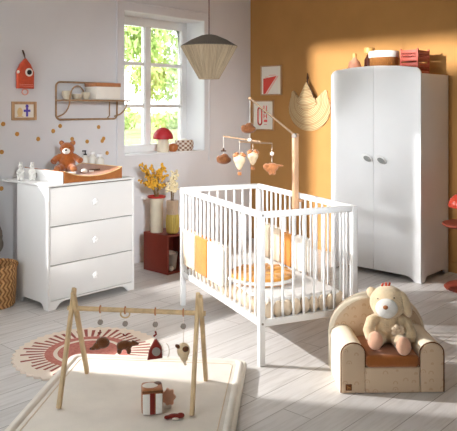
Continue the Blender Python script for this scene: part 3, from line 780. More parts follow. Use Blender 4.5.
# bar bumpers, each wrapped round three bars (outer and inner panel)
def bumper(side, j0, j1, mat, label, grp, z0=.315, z1=.56):
    t = thing('bar_bumper', label, 'bumper', (cloc[0], cloc[1], z0), CA, grp)
    xc = P / 2 if side == 0 else CW - P / 2
    h = z1 - z0
    b = bm_new()
    add_box(b, xc - .030, xc - .0085, j0 + .003, j1 - .003, 0, h, .009, 3); obj('outer_panel' if side == 0 else 'inner_panel', b, mat, t)
    b = bm_new()
    add_box(b, xc + .0085, xc + .030, j0 + .003, j1 - .003, 0, h, .009, 3); obj('inner_panel' if side == 0 else 'outer_panel', b, mat, t)
    b = bm_new()
    ys = [P / 2 + (CL - P) * (k + 1) / (NL + 1) for k in range(NL)]
    for y in [y + .034 for y in ys if j0 < y + .034 < j1 - .005]: add_box(b, xc - .010, xc + .010, y - .014, y + .014, h * .04, h * .97, .004)
    obj('filling', b, mat, t)
g0 = 'padded bumpers on the near long side of the cot'; g1 = 'padded bumpers on the far long side of the cot'
bumper(0, .95, 1.17, 'rib_cream', 'beige bumper on the near cot side, farthest left beside the vases', g0)
bumper(0, .735, .945, 'ochre', 'ochre bumper on the near long side of the cot', g0)
bumper(0, .50, .73, 'cream', 'cream white bumper right of the ochre one on the near cot side', g0)
bumper(1, 1.03, 1.20, 'rib_cream', 'beige bumper on the far cot side, nearest the back corner', g1, .33, .565)
bumper(1, .87, 1.025, 'rib_cream', 'beige bumper just left of the ochre one on the far cot side', g1, .33, .56)
bumper(1, .715, .865, 'ochre', 'ochre bumper on the far long side of the cot', g1, .33, .555)
bumper(1, .53, .71, 'cream', 'cream bumper right of the ochre one on the far cot side', g1, .33, .555)

# ------------------------------------------------------------------ baby mobile
px_, py_ = cot_world(.588, .63)
tip = Vector((3.36, 2.875, 1.482))
t = thing('mobile_arm', 'wooden mobile arm rising from the far rail of the white cot', 'mobile', (0, 0, 0))
t.location = (px_, py_, .745)
base = Vector((px_, py_, .745))
b = bm_new(); add_box(b, -.019, .019, -.016, .016, 0, .50, .005, 2); obj('post', b, 'wood_beech', t, (0, 0, 0), (0, 0, CA))
b = bm_new(); add_box(b, .018, .062, -.022, .022, .045, .062, .003); add_box(b, .050, .062, -.022, .022, .106, .12, .003) if False else None
obj('clamp', b, 'wood_beech', t, (0, 0, 0), (0, 0, CA))
top = Vector((px_, py_, 1.232)) - base
tp = tip - base
b = bm_new(); add_tube(b, [top + (top - tp).normalized() * .015, top, tp], [.007, .007, .0065], 10); obj('arm', b, 'arm_wood', t)
b = bm_new(); add_cyl(b, top + Vector((-.025, -.005, 0)), top + Vector((.025, .005, 0)), .016, seg=14); obj('hinge_knob', b, 'greyfelt', t)
b = bm_new(); add_ball(b, tp, .011, u=12, v=8); obj('tip_knob', b, 'wood_beech', t)
hub = Vector((3.36, 2.875, 1.205))
camR = Vector((.674, -.7385, 0)); camF = Vector((.7385, .674, 0))
h0 = hub - base
b = bm_new(); add_cyl(b, tp, h0, .0012, seg=6); obj('string', b, 'cream', t)
b = bm_new(); add_ball(b, h0, .014, u=12, v=8); obj('hub', b, 'cream', t)
e1 = h0 - camR * .175 + camF * .09 + Vector((0, 0, .022)); e1b = h0 + camR * .07 - camF * .036 + Vector((0, 0, -.01))
e2 = h0 - camR * .07 - camF * .12 + Vector((0, 0, -.004)); e2b = h0 + camR * .15 + camF * .05 + Vector((0, 0, -.024))
for a, c in ((e1, e1b), (e2, e2b)):
    b = bm_new(); add_cyl(b, a, c, .006, seg=10); obj('crossbar', b, 'arm_wood', t)
# hanging toys
def cloud(name, label, loc, s, mat, string, mz=0):
    t = thing(name, label, 'mobile toy', loc, R(-47.6)); 
    blob('cloud_body', [((0, 0, 0), (.05 * s, .022 * s, .026 * s)), ((-.025 * s, 0, .014 * s), (.027 * s, .02 * s, .024 * s)), ((.008 * s, 0, .024 * s), (.030 * s, .021 * s, .028 * s)), ((.034 * s, 0, .006 * s), (.022 * s, .018 * s, .02 * s))], mat, t, .004, 3)
    if string:
        b = bm_new(); add_cyl(b, (0, 0, .04 * s), (0, 0, string), .0012, seg=6); obj('string', b, 'cream', t)
    return t
cloud('cloud_toy', 'brown plush cloud at the top of the mobile, just under the arm tip', tip + Vector((.0, 0, -.208)) - camR * .012 - camF * .024, .95, 'dark_brown_plush', 0)
A1 = base + e1
c = cloud('cloud_toy', 'brown plush cloud hanging lowest at the left end of the mobile', A1 + Vector((0, 0, -.165)), .95, 'dark_brown_plush', .16)
b = bm_new(); add_box(b, -.018, .018, -.008, .008, .062, .070, .002); add_ball(b, (0, 0, .075), (.007, .007, .012), u=10, v=8); obj('propeller', b, 'darkbrown', c)
def balloon(name, label, loc, string, s):
    t = thing(name, label, 'mobile toy', loc, R(-47.6))
    blob('balloon_body', [((0, 0, 0), (.038 * s, .034 * s, .036 * s)), ((0, 0, -.026 * s), (.026 * s, .024 * s, .030 * s)), ((0, 0, -.05 * s), (.014 * s, .014 * s, .014 * s))], 'balloon', t, .004, 3)
    b = bm_new(); add_ball(b, (-.022 * s, -.006, .030 * s), (.022 * s, .020 * s, .014 * s), (0, -.5, 0), 12, 8); add_ball(b, (.022 * s, -.006, .030 * s), (.022 * s, .020 * s, .014 * s), (0, .5, 0), 12, 8); obj('brown_trim', b, 'tan_plush', t)
    b = bm_new(); add_box(b, -.012 * s, .012 * s, -.012 * s, .012 * s, -.096 * s, -.076 * s, .003); add_cyl(b, (-.01 * s, 0, -.06 * s), (-.009 * s, 0, -.08 * s), .0014, seg=6); add_cyl(b, (.01 * s, 0, -.06 * s), (.009 * s, 0, -.08 * s), .0014, seg=6); obj('balloon_basket', b, 'tan_plush', t)
    b = bm_new(); add_cyl(b, (0, 0, .03 * s), (0, 0, string), .0012, seg=6); obj('string', b, 'cream', t)
A2 = base + e2; A2b = base + e2b
balloon('balloon_toy', 'cream hot air balloon toy in front, left of the mobile centre', A2 + Vector((0, 0, -.115)), .115, 1.05)
balloon('balloon_toy', 'cream hot air balloon toy hanging straight below the mobile hub', hub + Vector((0, 0, -.105)) + camR * .02, .10, .95)
t = thing('elephant_toy', 'tan plush animal toy under a white bead at the right end of the mobile', 'mobile toy', A2b + Vector((0, 0, -.16)), R(-47.6))
blob('body', [((0, 0, 0), (.042, .024, .03)), ((-.036, 0, .004), (.024, .02, .022)), ((-.024, -.01, -.008), (.022, .01, .024), (0, .3, 0)), ((.012, 0, -.03), (.014, .014, .022)), ((-.012, 0, -.03), (.014, .014, .022)), ((.05, 0, .012), (.028, .008, .008), (0, .1, 0))], 'tan_plush', t, .0035, 2)
b = bm_new(); add_cyl(b, (0, 0, .025), (0, 0, .16), .0012, seg=6); obj('string', b, 'cream', t)
b = bm_new(); add_ball(b, (0, 0, .092), .014, u=14, v=10); obj('bead', b, 'cream', t)

# ------------------------------------------------------------------ ochre wall: posters and basket
def frame_on_right(y0, y1, z0, z1, label):
    t = thing('poster', label, 'poster', (XO, (y0 + y1) / 2, (z0 + z1) / 2), R(-90), 'posters on the ochre wall')
    w2, h2 = (y1 - y0) / 2, (z1 - z0) / 2; bd = .012
    b = bm_new()
    for a in ((-w2, -w2 + bd, -h2, h2), (w2 - bd, w2, -h2, h2), (-w2 + bd, w2 - bd, -h2, -h2 + bd), (-w2 + bd, w2 - bd, h2 - bd, h2)): add_box(b, a[0], a[1], -.022, -.001, a[2], a[3], .002)
    obj('frame', b, 'oak_frame', t)
    b = bm_new(); add_box(b, -w2 + bd, w2 - bd, -.012, -.001, -h2 + bd, h2 - bd); p = obj('print', b, 'paper', t)
    return t, p, w2, h2
F0, F1 = -.0135, -.012
t, p, w2, h2 = frame_on_right(4.300, 4.584, 1.552, 1.869, 'upper framed poster with a red triangle on the ochre wall')
b = bm_new(); add_prism(b, [(-w2 + .036, .02), (.075, .045), (-.08, -h2 + .016), (-w2 + .036, -h2 + .016)], F0, F1, 'XZ'); obj('red_triangle', b, 'redink', p, smooth=False)
b = bm_new(); add_prism(b, [(.084, .045), (.10, .045), (-.05, -h2 + .016), (-.066, -h2 + .016)], F0, F1, 'XZ'); add_box(b, -.085, -.04, F0, F1, .032, .04); add_box(b, -.03, .06, F0, F1, .05, .058); obj('pink_edge', b, 'pinkink', p, smooth=False)
t, p, w2, h2 = frame_on_right(4.406, 4.697, 1.179, 1.498, 'lower framed poster with big red letters behind the mobile arm')
b = bm_new()
def stroke(b, pts, wd=.014):
    for (xa, za), (xb, zb) in zip(pts, pts[1:]):
        d = Vector((xb - xa, zb - za)); n_ = Vector((-d.y, d.x)).normalized() * wd / 2; e = d.normalized() * wd * .3
        add_prism(b, [(xa - e.x + n_.x, za - e.y + n_.y), (xb + e.x + n_.x, zb + e.y + n_.y), (xb + e.x - n_.x, zb + e.y - n_.y), (xa - e.x - n_.x, za - e.y - n_.y)], F0, F1, 'XZ')
stroke(b, [(x, z) for x, z in arc(-.045, .055, .026, 0, 180, 8) + arc(-.045, -.075, .026, 180, 360, 8)] + [(-.019, .055)], .017); obj('letter_o', b, 'redink', p, smooth=False)
b = bm_new(); stroke(b, [(.012, .10), (.012, .045)] + arc(.030, .045, .018, 180, 360, 6) + [(.048, .10)], .011); obj('letter_u', b, 'redink', p, smooth=False)
b = bm_new(); stroke(b, [(.012, .012), (.012, -.03)], .011); stroke(b, [(.048, .012), (.048, -.03)], .011); stroke(b, [(.012, -.008), (.048, -.008)], .009); obj('letter_h', b, 'redink', p, smooth=False)
b = bm_new(); add_box(b, .010, .056, F0, F1, -.072, -.046); add_box(b, .010, .05, F0, F1, -.10, -.095); obj('red_block', b, 'redink', p, smooth=False)
# coiled wall basket shaped like a tulip
t = thing('wall_basket', 'coiled grass wall basket with pointed middle hanging beside the wardrobe', 'basket', (XO - .002, 3.951, 1.42))
def dish(poly, bulge, th, centre):
    """closed dish grown inward from a star-shaped outline in the YZ plane"""
    bb = bmesh.new(); rings = []
    N = 6
    for k in range(N + 1):
        s = 1 - k / N * .98; rings.append([bb.verts.new((-.012 - bulge * (1 - s * s), centre[0] + (y - centre[0]) * s, centre[1] + (z - centre[1]) * s)) for y, z in poly])
    n = len(poly)
    for A, B in zip(rings, rings[1:]):
        for i in range(n): bb.faces.new((A[i], A[(i + 1) % n], B[(i + 1) % n], B[i]))
    bb.faces.new(rings[-1])
    back = [bb.verts.new((-.001, y, z)) for y, z in poly]
    for i in range(n): bb.faces.new((rings[0][i], back[i], back[(i + 1) % n], rings[0][(i + 1) % n]))
    bb.faces.new(back)
    bmesh.ops.recalc_face_normals(bb, faces=bb.faces)
    return bb
out = arc(0, 0, .255, 152, 388, 40, .235) + [(.215, .165), (.195, .178), (.165, .155), (.13, .10), (.07, .06), (0, .05), (-.07, .06), (-.13, .10), (-.165, .155), (-.195, .178), (-.215, .165)]
b = bm_new(); merge(b, dish(out, .05, .01, (0, -.03))); obj('bowl', b, 'coil', t)
cone = [(0, .262), (.018, .235), (.06, .16), (.11, .08), (.125, .04), (.09, .005), (.045, -.012), (0, -.018), (-.045, -.012), (-.09, .005), (-.125, .04), (-.11, .08), (-.06, .16), (-.018, .235)]
b = bm_new(); merge(b, dish(cone, .045, .01, (0, .08)), Matrix.Translation((-.05, 0, 0))); obj('cone', b, 'coil_cone', t)
b = bm_new(); add_tube(b, [(-.055, .0, .25), (-.03, -.005, .30), (-.02, .01, .345), (-.02, .018, .30), (-.06, -.022, .24), (-.068, -.075, .16), (-.066, -.10, .10)], .006, 6); obj('leather_loop', b, 'darkbrown', t)

# ------------------------------------------------------------------ wardrobe
VX0, VX1, VY0, VY1, VH = 5.02, 5.535, 2.482, 3.342, 1.700
t = thing('wardrobe', 'tall white two-door wardrobe with gently arched front against the ochre wall', 'wardrobe', (VX0, VY0, 0))
D_, W_ = VX1 - VX0, VY1 - VY0
sideP = [(.018, .0), (.075, 0), (.095, .03), (.125, .04), (D_ - .11, .04), (D_ - .08, .03), (D_ - .06, 0), (D_, 0), (D_, VH), (.018, VH)]
b = bm_new(); add_prism(b, sideP, 0, .02, 'XZ', .002); add_prism(b, sideP, W_ - .02, W_, 'XZ', .002)
add_box(b, .022, D_, .02, W_ - .02, .05, .07); add_box(b, .022, D_, .02, W_ - .02, VH - .02, VH); add_box(b, D_ - .01, D_, .02, W_ - .02, .07, VH - .02)
obj('carcass', b, 'white_lacquer', t)
def archz(y): return 1.742 + .034 * (1 - ((y - W_ / 2) / (W_ / 2)) ** 2)
def door(y0, y1, outer):
    pts = []
    n = 14; r = .06
    if outer == 'lo':      # outer edge at y0
        pts += [(y0, 0), (y0 + .05, 0)] + [(y0 + .05 + .09 * k / 6, .0 + .045 * math.sin(PI / 2 * k / 6)) for k in range(1, 7)] + [(y1, .048), (y1, archz(y1))]
        pts += [(y1 + (y0 + r - y1) * k / n, archz(y1 + (y0 + r - y1) * k / n)) for k in range(1, n + 1)]
        zc = archz(y0 + r) - r
        pts += [(y0 + r + r * math.cos(R(a)), zc + r * math.sin(R(a))) for a in range(105, 181, 15)]
    else:
        pts += [(y1, 0), (y1 - .05, 0)] + [(y1 - .05 - .09 * k / 6, .0 + .045 * math.sin(PI / 2 * k / 6)) for k in range(1, 7)] + [(y0, .048), (y0, archz(y0))]
        pts += [(y0 + (y1 - r - y0) * k / n, archz(y0 + (y1 - r - y0) * k / n)) for k in range(1, n + 1)]
        zc = archz(y1 - r) - r
        pts += [(y1 - r + r * math.cos(R(a)), zc + r * math.sin(R(a))) for a in range(75, -1, -15)]
    b = bm_new(); add_prism(b, pts, 0, .0175, 'YZ', .002); return b
def petal_handle(parent, y, z):
    b = bm_new(); add_cyl(b, (0, 0, 0), (-.020, 0, 0), .012, seg=14); add_prism(b, arc(-.006, .002, .054, 0, 360, 28, .031)[:-1], -.030, -.016, 'YZ', .006, 3)
    h = obj('handle', b, 'knob', parent, (0, y, z), (R(24), 0, 0))
    b = bm_new(); add_prism(b, arc(-.018, -.002, .038, 0, 360, 24, .021)[:-1], -.033, -.029, 'YZ', .0015, 2); obj('painted_shade', b, 'handle_shade', h, label='shaded side of the handle, painted grey')  # grey face paints the shade on the handle
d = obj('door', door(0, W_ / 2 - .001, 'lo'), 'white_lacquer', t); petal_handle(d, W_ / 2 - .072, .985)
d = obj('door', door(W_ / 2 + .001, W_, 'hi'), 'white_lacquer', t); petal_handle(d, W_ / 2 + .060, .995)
# on the wardrobe
ZT = VH + .001
t = thing('bottle_vase', 'round pink and gold bottle vase at the left end on top of the wardrobe', 'vase', (5.20, 3.21, ZT))
b = bm_new(); add_lathe(b, [(0, 0), (.04, 0), (.058, .05), (.060, .09), (.048, .13), (.022, .155), (.016, .17), (0, .17)], seg=28); obj('body', b, 'pinkglaze', t)
b = bm_new(); add_lathe(b, [(0, .17), (.018, .17), (.02, .19), (.016, .208), (0, .21)], seg=18); obj('stopper', b, 'gold_cap', t)
t = thing('perfume_bottle', 'dark brown bottle with broad gold stopper behind the lidded basket on the wardrobe', 'bottle', (5.31, 3.125, ZT))
b = bm_new(); add_lathe(b, [(0, 0), (.045, 0), (.048, .02), (.046, .15), (.025, .185), (.02, .2), (0, .2)], seg=24); obj('body', b, 'darkglass', t)
b = bm_new(); add_lathe(b, [(0, .2), (.03, .2), (.046, .215), (.048, .255), (.04, .262), (0, .262)], seg=24); obj('stopper', b, 'gold_cap', t)
t = thing('lined_basket', 'orange wicker basket with white cloth lining in the middle of the wardrobe top', 'basket', (5.20, 2.915, ZT))
b = bm_new(); add_lathe(b, [(0, 0), (.11, 0), (.12, .06), (.122, .165), (.115, .165), (.11, .02), (0, .02)], seg=40); obj('body', b, 'wicker_orange', t)
b = bm_new(); add_lathe(b, [(.118, .158), (.126, .152), (.131, .16), (.131, .198), (.124, .208), (.10, .21), (0, .205)], seg=40); obj('cloth_lining', b, 'sheet', t)
def crate(z, label):
    t = thing('crate', label, 'crate', (5.15, 2.572, z), 0, 'stacked crates on the wardrobe')
    D, W, H = .215, .165, .108; p = .014
    for x in (0, D - p):
        for y in (0, W - p):
            b = bm_new(); add_box(b, x, x + p, y, y + p, 0, H, .002); obj('corner_post', b, 'crate', t)
    for nm, f in (('front_panel', lambda a, c, z0, z1: (0.002, .010, a, c, z0, z1)), ('back_panel', lambda a, c, z0, z1: (D - .01, D - .002, a, c, z0, z1))):
        b = bm_new()
        for z0, z1 in ((.006, .032), (.044, .058), (.070, .096)): add_box(b, *f(p, W - p, z0, z1), .001)
        for k in range(6): add_box(b, *f(p + (W - 2 * p) * (k + .5) / 6 - .003, p + (W - 2 * p) * (k + .5) / 6 + .003, .03, .072))
        obj(nm, b, 'crate', t)
    for nm, y0 in (('side_panel', .002), ('side_panel', W - .010)):
        b = bm_new()
        for z0, z1 in ((.006, .032), (.044, .058), (.070, .092)): add_box(b, p, D - p, y0, y0 + .008, z0, z1, .001)
        for k in range(8): add_box(b, p + (D - 2 * p) * (k + .5) / 8 - .003, p + (D - 2 * p) * (k + .5) / 8 + .003, y0, y0 + .008, .03, .072)
        obj(nm, b, 'crate', t)
    b = bm_new(); add_box(b, .01, D - .01, .01, W - .01, .002, .008); obj('bottom', b, 'crate', t)
crate(ZT, 'lower brick red plastic crate at the right end of the wardrobe top')
crate(ZT + .1085, 'upper brick red plastic crate, stacked on the other on the wardrobe')

# ------------------------------------------------------------------ side table and lamp at the right edge
tx, ty = 5.14, 2.135
t = thing('side_table', 'round terracotta pedestal table at the right edge beside the wardrobe', 'table', (tx, ty, 0))
b = bm_new(); add_lathe(b, [(0, .487), (.185, .487), (.202, .497), (.205, .507), (.200, .513), (0, .513)], seg=48); obj('tabletop', b, 'terracotta', t)
b = bm_new(); add_lathe(b, [(.03, .03), (.022, .06), (.022, .45), (.035, .487), (0, .487)], seg=24); obj('pedestal', b, 'terracotta', t)
b = bm_new(); add_lathe(b, [(0, 0), (.185, 0), (.19, .012), (.17, .028), (.05, .04), (0, .04)], seg=48); obj('foot', b, 'terracotta', t)
t = thing('mushroom_lamp', 'glossy red dome lamp on the terracotta side table', 'lamp', (tx, ty, .5135))
b = bm_new(); add_lathe(b, [(0, 0), (.07, 0), (.07, .012), (.025, .03), (.022, .13), (0, .13)], seg=28); obj('lamp_base', b, 'red_gloss', t)
b = bm_new(); add_lathe(b, [(.14, .122), (.157, .128), (.16, .145), (.145, .185), (.11, .22), (.06, .238), (0, .244)], seg=48); obj('lamp_shade', b, 'red_gloss', t)

# ------------------------------------------------------------------ wicker laundry basket
t = thing('laundry_basket', 'herringbone wicker basket on the floor left of the dresser', 'basket', (2.405, 4.475, 0))
b = bm_new(); add_lathe(b, [(0, 0), (.135, 0), (.146, .015), (.156, .15), (.158, .285), (.150, .285), (.146, .15), (.135, .02), (0, .02)], seg=48); obj('body', b, 'wicker', t)
b = bm_new(); add_tube(b, [(.155 * math.cos(a * PI / 24), .155 * math.sin(a * PI / 24), .29 + .003 * (a % 2)) for a in range(48)], .013, 8, True); obj('rim', b, 'wicker', t)
b = bm_new(); add_tube(b, [(.11, -.11, .28), (.115, -.115, .31), (.05, -.155, .315), (.045, -.15, .28)], .008, 8); obj('handle', b, 'wicker', t)

# ------------------------------------------------------------------ rug and play mat
b = bm_new()
rimp = []
NR = 184
for k in range(NR):
    a = 2 * PI * k / NR; r_ = .418 + .010 * math.cos(46 * a); rimp.append((r_ * math.cos(a), r_ * math.sin(a)))
add_prism(b, rimp, 0, .012, 'XY', .003)
tag(obj('sun_rug', b, 'rug', loc=(2.307, 3.204, .0005), rot=(0, 0, .1)), 'round dusty rose sun rug with rays, partly under the cream play mat', 'rug')
ma = R(-53)
t = thing('play_mat', 'large padded cream play mat on the floor under the wooden gym', 'mat', (2.171, 3.169, .0135), ma)
ML, MB = .985, 1.40            # along the far edge, and towards the camera
def rrect(x0, x1, y0, y1, r, n=8):
    return arc(x1 - r, y1 - r, r, 0, 90, n) + arc(x0 + r, y1 - r, r, 90, 180, n) + arc(x0 + r, y0 + r, r, 180, 270, n) + arc(x1 - r, y0 + r, r, 270, 360, n)
b = bm_new(); add_prism(b, rrect(0, ML, -MB, 0, .05), 0, .032, 'XY', .014, 4); obj('padding', b, 'cream', t)
b = bm_new()
loop = rrect(.075, ML - .075, -MB + .075, -.075, .03)
add_tube(b, [(x, y, .0325) for x, y in loop], .0025, 6, True); obj('border_seam', b, 'rib_cream', t)
# puffed border roll, so the edge reads thick
b = bm_new(); add_tube(b, [(x, y, .022) for x, y in rrect(.035, ML - .035, -MB + .035, -.035, .04)], .021, 10, True); obj('border_roll', b, 'cream', t)

# ------------------------------------------------------------------ wooden play gym
ZM = .0455
fl_, bl_ = Vector((1.728, 2.610, ZM)), Vector((2.055, 2.880, ZM))
fr_, br_ = Vector((2.088, 2.112, ZM)), Vector((2.404, 2.362, ZM))
gm = (fl_ + bl_ + fr_ + br_) / 4
t = thing('play_gym', 'wooden A-frame play gym standing on the cream mat', 'play gym', (gm.x, gm.y, ZM))
O = Vector((gm.x, gm.y, ZM))
bar_axis = ((fr_ + br_) - (fl_ + bl_)).normalized()
ends = []
def leg(p0, p1, off):
    d = (p1 - p0); L = d.length; d.normalize()
    x = bar_axis; y = d.cross(x).normalized(); x = y.cross(d).normalized()
    m = Matrix((x, y, d)).transposed().to_4x4(); m.translation = p0 - O + off
    b = bm_new(); add_box(b, -.010, .010, -.014, .014, .004, L, .005, 2, m); obj('leg', b, 'wood_gym', t)
for pf, pb in ((fl_, bl_), (fr_, br_)):
    mid = (pf + pb) / 2
    crs = Vector((mid.x, mid.y, .445))
    top_f = pf + (crs - pf) * 1.215; top_b = pb + (crs - pb) * 1.235
    leg(pf, top_f, -bar_axis * .0105); leg(pb, top_b, bar_axis * .0105)
    ends.append(crs)
BL, BR = ends
b = bm_new(); add_cyl(b, BL - O - bar_axis * .03, BR - O + bar_axis * .03, .0115, seg=14)
bo = obj('crossbar', b, 'wood_bar', t)
def gym_pt(px):
    # point along the bar: fraction measured from the left A-frame
    return BL + (BR - BL) * px
YAW = math.atan2(bar_axis.y, bar_axis.x)
def hanger(root, zs, mat='greyfelt', ring=True):
    """strap over the bar, round tag and string; local z=0 at the toy's top"""
    b = bm_new(); add_tube(b, [(.015 * math.sin(a * PI / 8), .0, zs + .015 * math.cos(a * PI / 8)) for a in range(16)][:], .003, 6, True) if False else None
    add_tube(b, [(0, .0165 * math.cos(a * PI / 10), zs + .0165 * math.sin(a * PI / 10)) for a in range(20)], .0035, 6, True); obj('bar_loop', b, 'tan_plush', root)
    b = bm_new(); add_cyl(b, (0, 0, 0), (0, 0, zs - .014), .0014, seg=6); obj('string', b, 'cream', root)
    b = bm_new(); add_cyl(b, (0, -.004, zs * .55), (0, .004, zs * .55), .013, seg=18); obj('round_tag', b, mat, root)
YG = R(-47.6)
def hroot(name, label, frac, ztop):
    p = gym_pt(frac)
    return thing(name, label, 'hanging toy', (p.x, p.y, ztop), YG), .445 - ztop
t, zs = hroot('hedgehog_toy', 'brown plush hedgehog hanging first from the left on the gym bar', .215, .305); hanger(t, zs)
blob('body', [((.012, 0, -.022), (.034, .024, .028)), ((-.014, -.002, -.038), (.022, .018, .018)), ((-.034, -.004, -.048), (.014, .011, .010))], 'dark_brown_plush', t, .0035, 2)
b = bm_new(); add_ball(b, (-.046, -.005, -.049), .005, u=10, v=6); obj('nose', b, 'black', t)
b = bm_new(); add_tube(b, [(-.008, -.012, .03), (-.002, -.003, .02), (.0, 0, .04)], .004, 6); obj('leaf_tag', b, 'darkred', t)
t, zs = hroot('bear_toy', 'brown plush bear on four legs hanging second from the left on the gym bar', .415, .300); hanger(t, zs)
blob('body', [((0, 0, -.022), (.038, .02, .022)), ((-.022, 0, -.028), (.02, .02, .022)), ((.042, 0, -.014), (.016, .014, .013)), ((.058, 0, -.016), (.009, .008, .007)), ((-.028, 0, -.05), (.012, .014, .018)), ((.018, 0, -.05), (.012, .014, .018)), ((.038, -.008, -.001), (.006, .004, .006))], 'dark_brown_plush', t, .0035, 2)
b = bm_new(); add_tube(b, [(.022 * math.cos(a * PI / 10), 0, .145 - .018 + .018 * math.sin(a * PI / 10)) for a in range(20)], .004, 6, True); obj('wooden_ring', b, 'wood_bar', t)
b = bm_new(); add_tube(b, [(-.01, -.006, .032), (0, 0, .022), (.012, -.004, .03)], .004, 6); obj('leaf_tag', b, 'darkred', t)
t, zs = hroot('house_toy', 'dark red felt house with grey round patch hanging third on the gym bar', .655, .306); hanger(t, zs)
b = bm_new(); add_prism(b, [(-.038, -.092), (.034, -.082), (.030, -.03), (.006, .006), (-.004, .006), (-.030, -.045)], -.014, .014, 'XZ', .008, 3); obj('body', b, 'darkred', t)
b = bm_new(); add_cyl(b, (.006, -.0125, -.048), (.006, -.018, -.048), .020, seg=22); obj('round_patch', b, 'greyfelt', t)
b = bm_new(); add_tube(b, [(-.008, -.002, .02), (.004, 0, .03), (0, 0, .045)], .005, 6); obj('leaf_tag', b, 'darkred', t)
b = bm_new(); add_tube(b, [(.05 + .016 * math.cos(R(a)), 0, -.05 + .036 * math.sin(R(a))) for a in range(-60, 100, 20)], .002, 5); obj('ribbon', b, 'cream', t)
t, zs = hroot('owl_toy', 'cream and brown plush owl hanging last, beside the right gym legs', .875, .300); hanger(t, zs)
blob('body', [((0, 0, -.035), (.032, .024, .038)), ((.004, 0, -.065), (.02, .016, .024)), ((.006, 0, -.09), (.008, .008, .012))], 'cream_plush', t, .0035, 2)
b = bm_new(); add_ball(b, (-.026, -.012, -.012), (.014, .010, .009), (0, .6, 0), 12, 8); add_ball(b, (.012, -.020, -.022), (.016, .008, .014), (0, -.4, 0), 12, 8); obj('brown_patch', b, 'dark_brown_plush', t)
b = bm_new(); add_cyl(b, (.004, 0, -.086), (.012, -.01, -.10), .006, seg=8); obj('tail', b, 'rib_cream', t)

# activity cube and little toys on the mat
t = thing('activity_cube', 'soft activity cube with dark red ribbon on the cream play mat', 'toy cube', (1.998, 2.292, .0465), R(-38))
b = bm_new(); add_box(b, -.048, .048, -.048, .048, .002, .118, .014, 4); obj('cube', b, 'tan_plush', t)
b = bm_new(); add_box(b, -.044, -.012, -.0505, -.047, .008, .098, .002); add_box(b, .014, .044, -.0505, -.047, .008, .098, .002); obj('white_patch', b, 'white_plush', t)
b = bm_new(); add_box(b, -.012, .010, -.051, -.047, .006, .102, .002); obj('ribbon', b, 'darkred', t)
b = bm_new(); add_ball(b, (-.008, .0, .1175), (.036, .03, .004), u=16, v=8); obj('top_patch', b, 'cream', t)
b = bm_new(); add_ball(b, (.026, .018, .1175), (.018, .02, .005), u=14, v=8); add_box(b, -.046, .046, -.049, -.046, .102, .112, .002); obj('brown_patch', b, 'dark_brown_plush', t)
t = thing('leaf_toy', 'tan scalloped plush leaf leaning beside the activity cube', 'toy', (2.072, 2.262, .0465), R(-48))
b = bm_new(); add_prism(b, [((.030 + .004 * math.cos(7 * a * PI / 20)) * math.cos(a * PI / 20), .05 + (.038 + .004 * math.cos(7 * a * PI / 20)) * math.sin(a * PI / 20)) for a in range(40)], -.008, .008, 'XZ', .004, 2); obj('leaf', b, 'pink_plush', t)
b = bm_new(); add_box(b, -.014, .014, -.008, .008, 0, .02, .004); obj('base', b, 'cream', t)
t = thing('lizard_toy', 'small dark red felt toy lying in front of the activity cube', 'toy', (2.015, 2.160, .0465), R(-45))
blob('body', [((0, 0, .012), (.034, .016, .012)), ((.026, .004, .014), (.018, .012, .012)), ((-.032, -.004, .01), (.016, .010, .009))], 'darkred', t, .003, 2)
b = bm_new(); add_ball(b, (.004, -.016, .008), (.016, .006, .006), u=12, v=6); obj('white_trim', b, 'cream', t)

# ------------------------------------------------------------------ kids armchair and plush bear
AX, AY = 3.000, 1.632
AROT = R(-46.2)
t = thing('armchair', 'small cream foam armchair with rainbow print and rust seat cushion', 'armchair', (AX, AY, 0), AROT)
HW, AWD = .258, .122
def armprof(x0, x1):
    r = (x1 - x0) / 2; zt = .25
    return [(x0, 0), (x1, 0)] + arc((x0 + x1) / 2, zt - r * .9, r, 0, 180, 14, r * .9)
for x0, x1 in ((-HW, -HW + AWD), (HW - AWD, HW)):
    b = bm_new(); add_prism(b, armprof(x0, x1), .012, .375, 'XZ', .010, 3); a = obj('arm', b, 'chair_plain', t)
    b = bm_new(); add_prism(b, [(x + (.004 if x < (x0 + x1) / 2 else -.004), z - .003 if z > .1 else z + .003) for x, z in armprof(x0, x1)], .001, .013, 'XZ', .004, 2); obj('front_panel', b, 'chair_fabric', a)
    b = bm_new(); pp = armprof(x0, x1)[2:]
    pp = ([(x1, .004)] + pp + [(x0, .13)]) if x0 > 0 else ([(x1, .13)] + pp + [(x0, .004)])
    add_tube(b, [(x, .008, z) for x, z in pp], .0032, 6); obj('piping', b, 'patch', a, label='brown piping')
b = bm_new(); add_box(b, -HW + AWD - .002, HW - AWD + .002, .001, .36, .001, .128, .008, 3); obj('seat_base', b, 'chair_fabric', t)
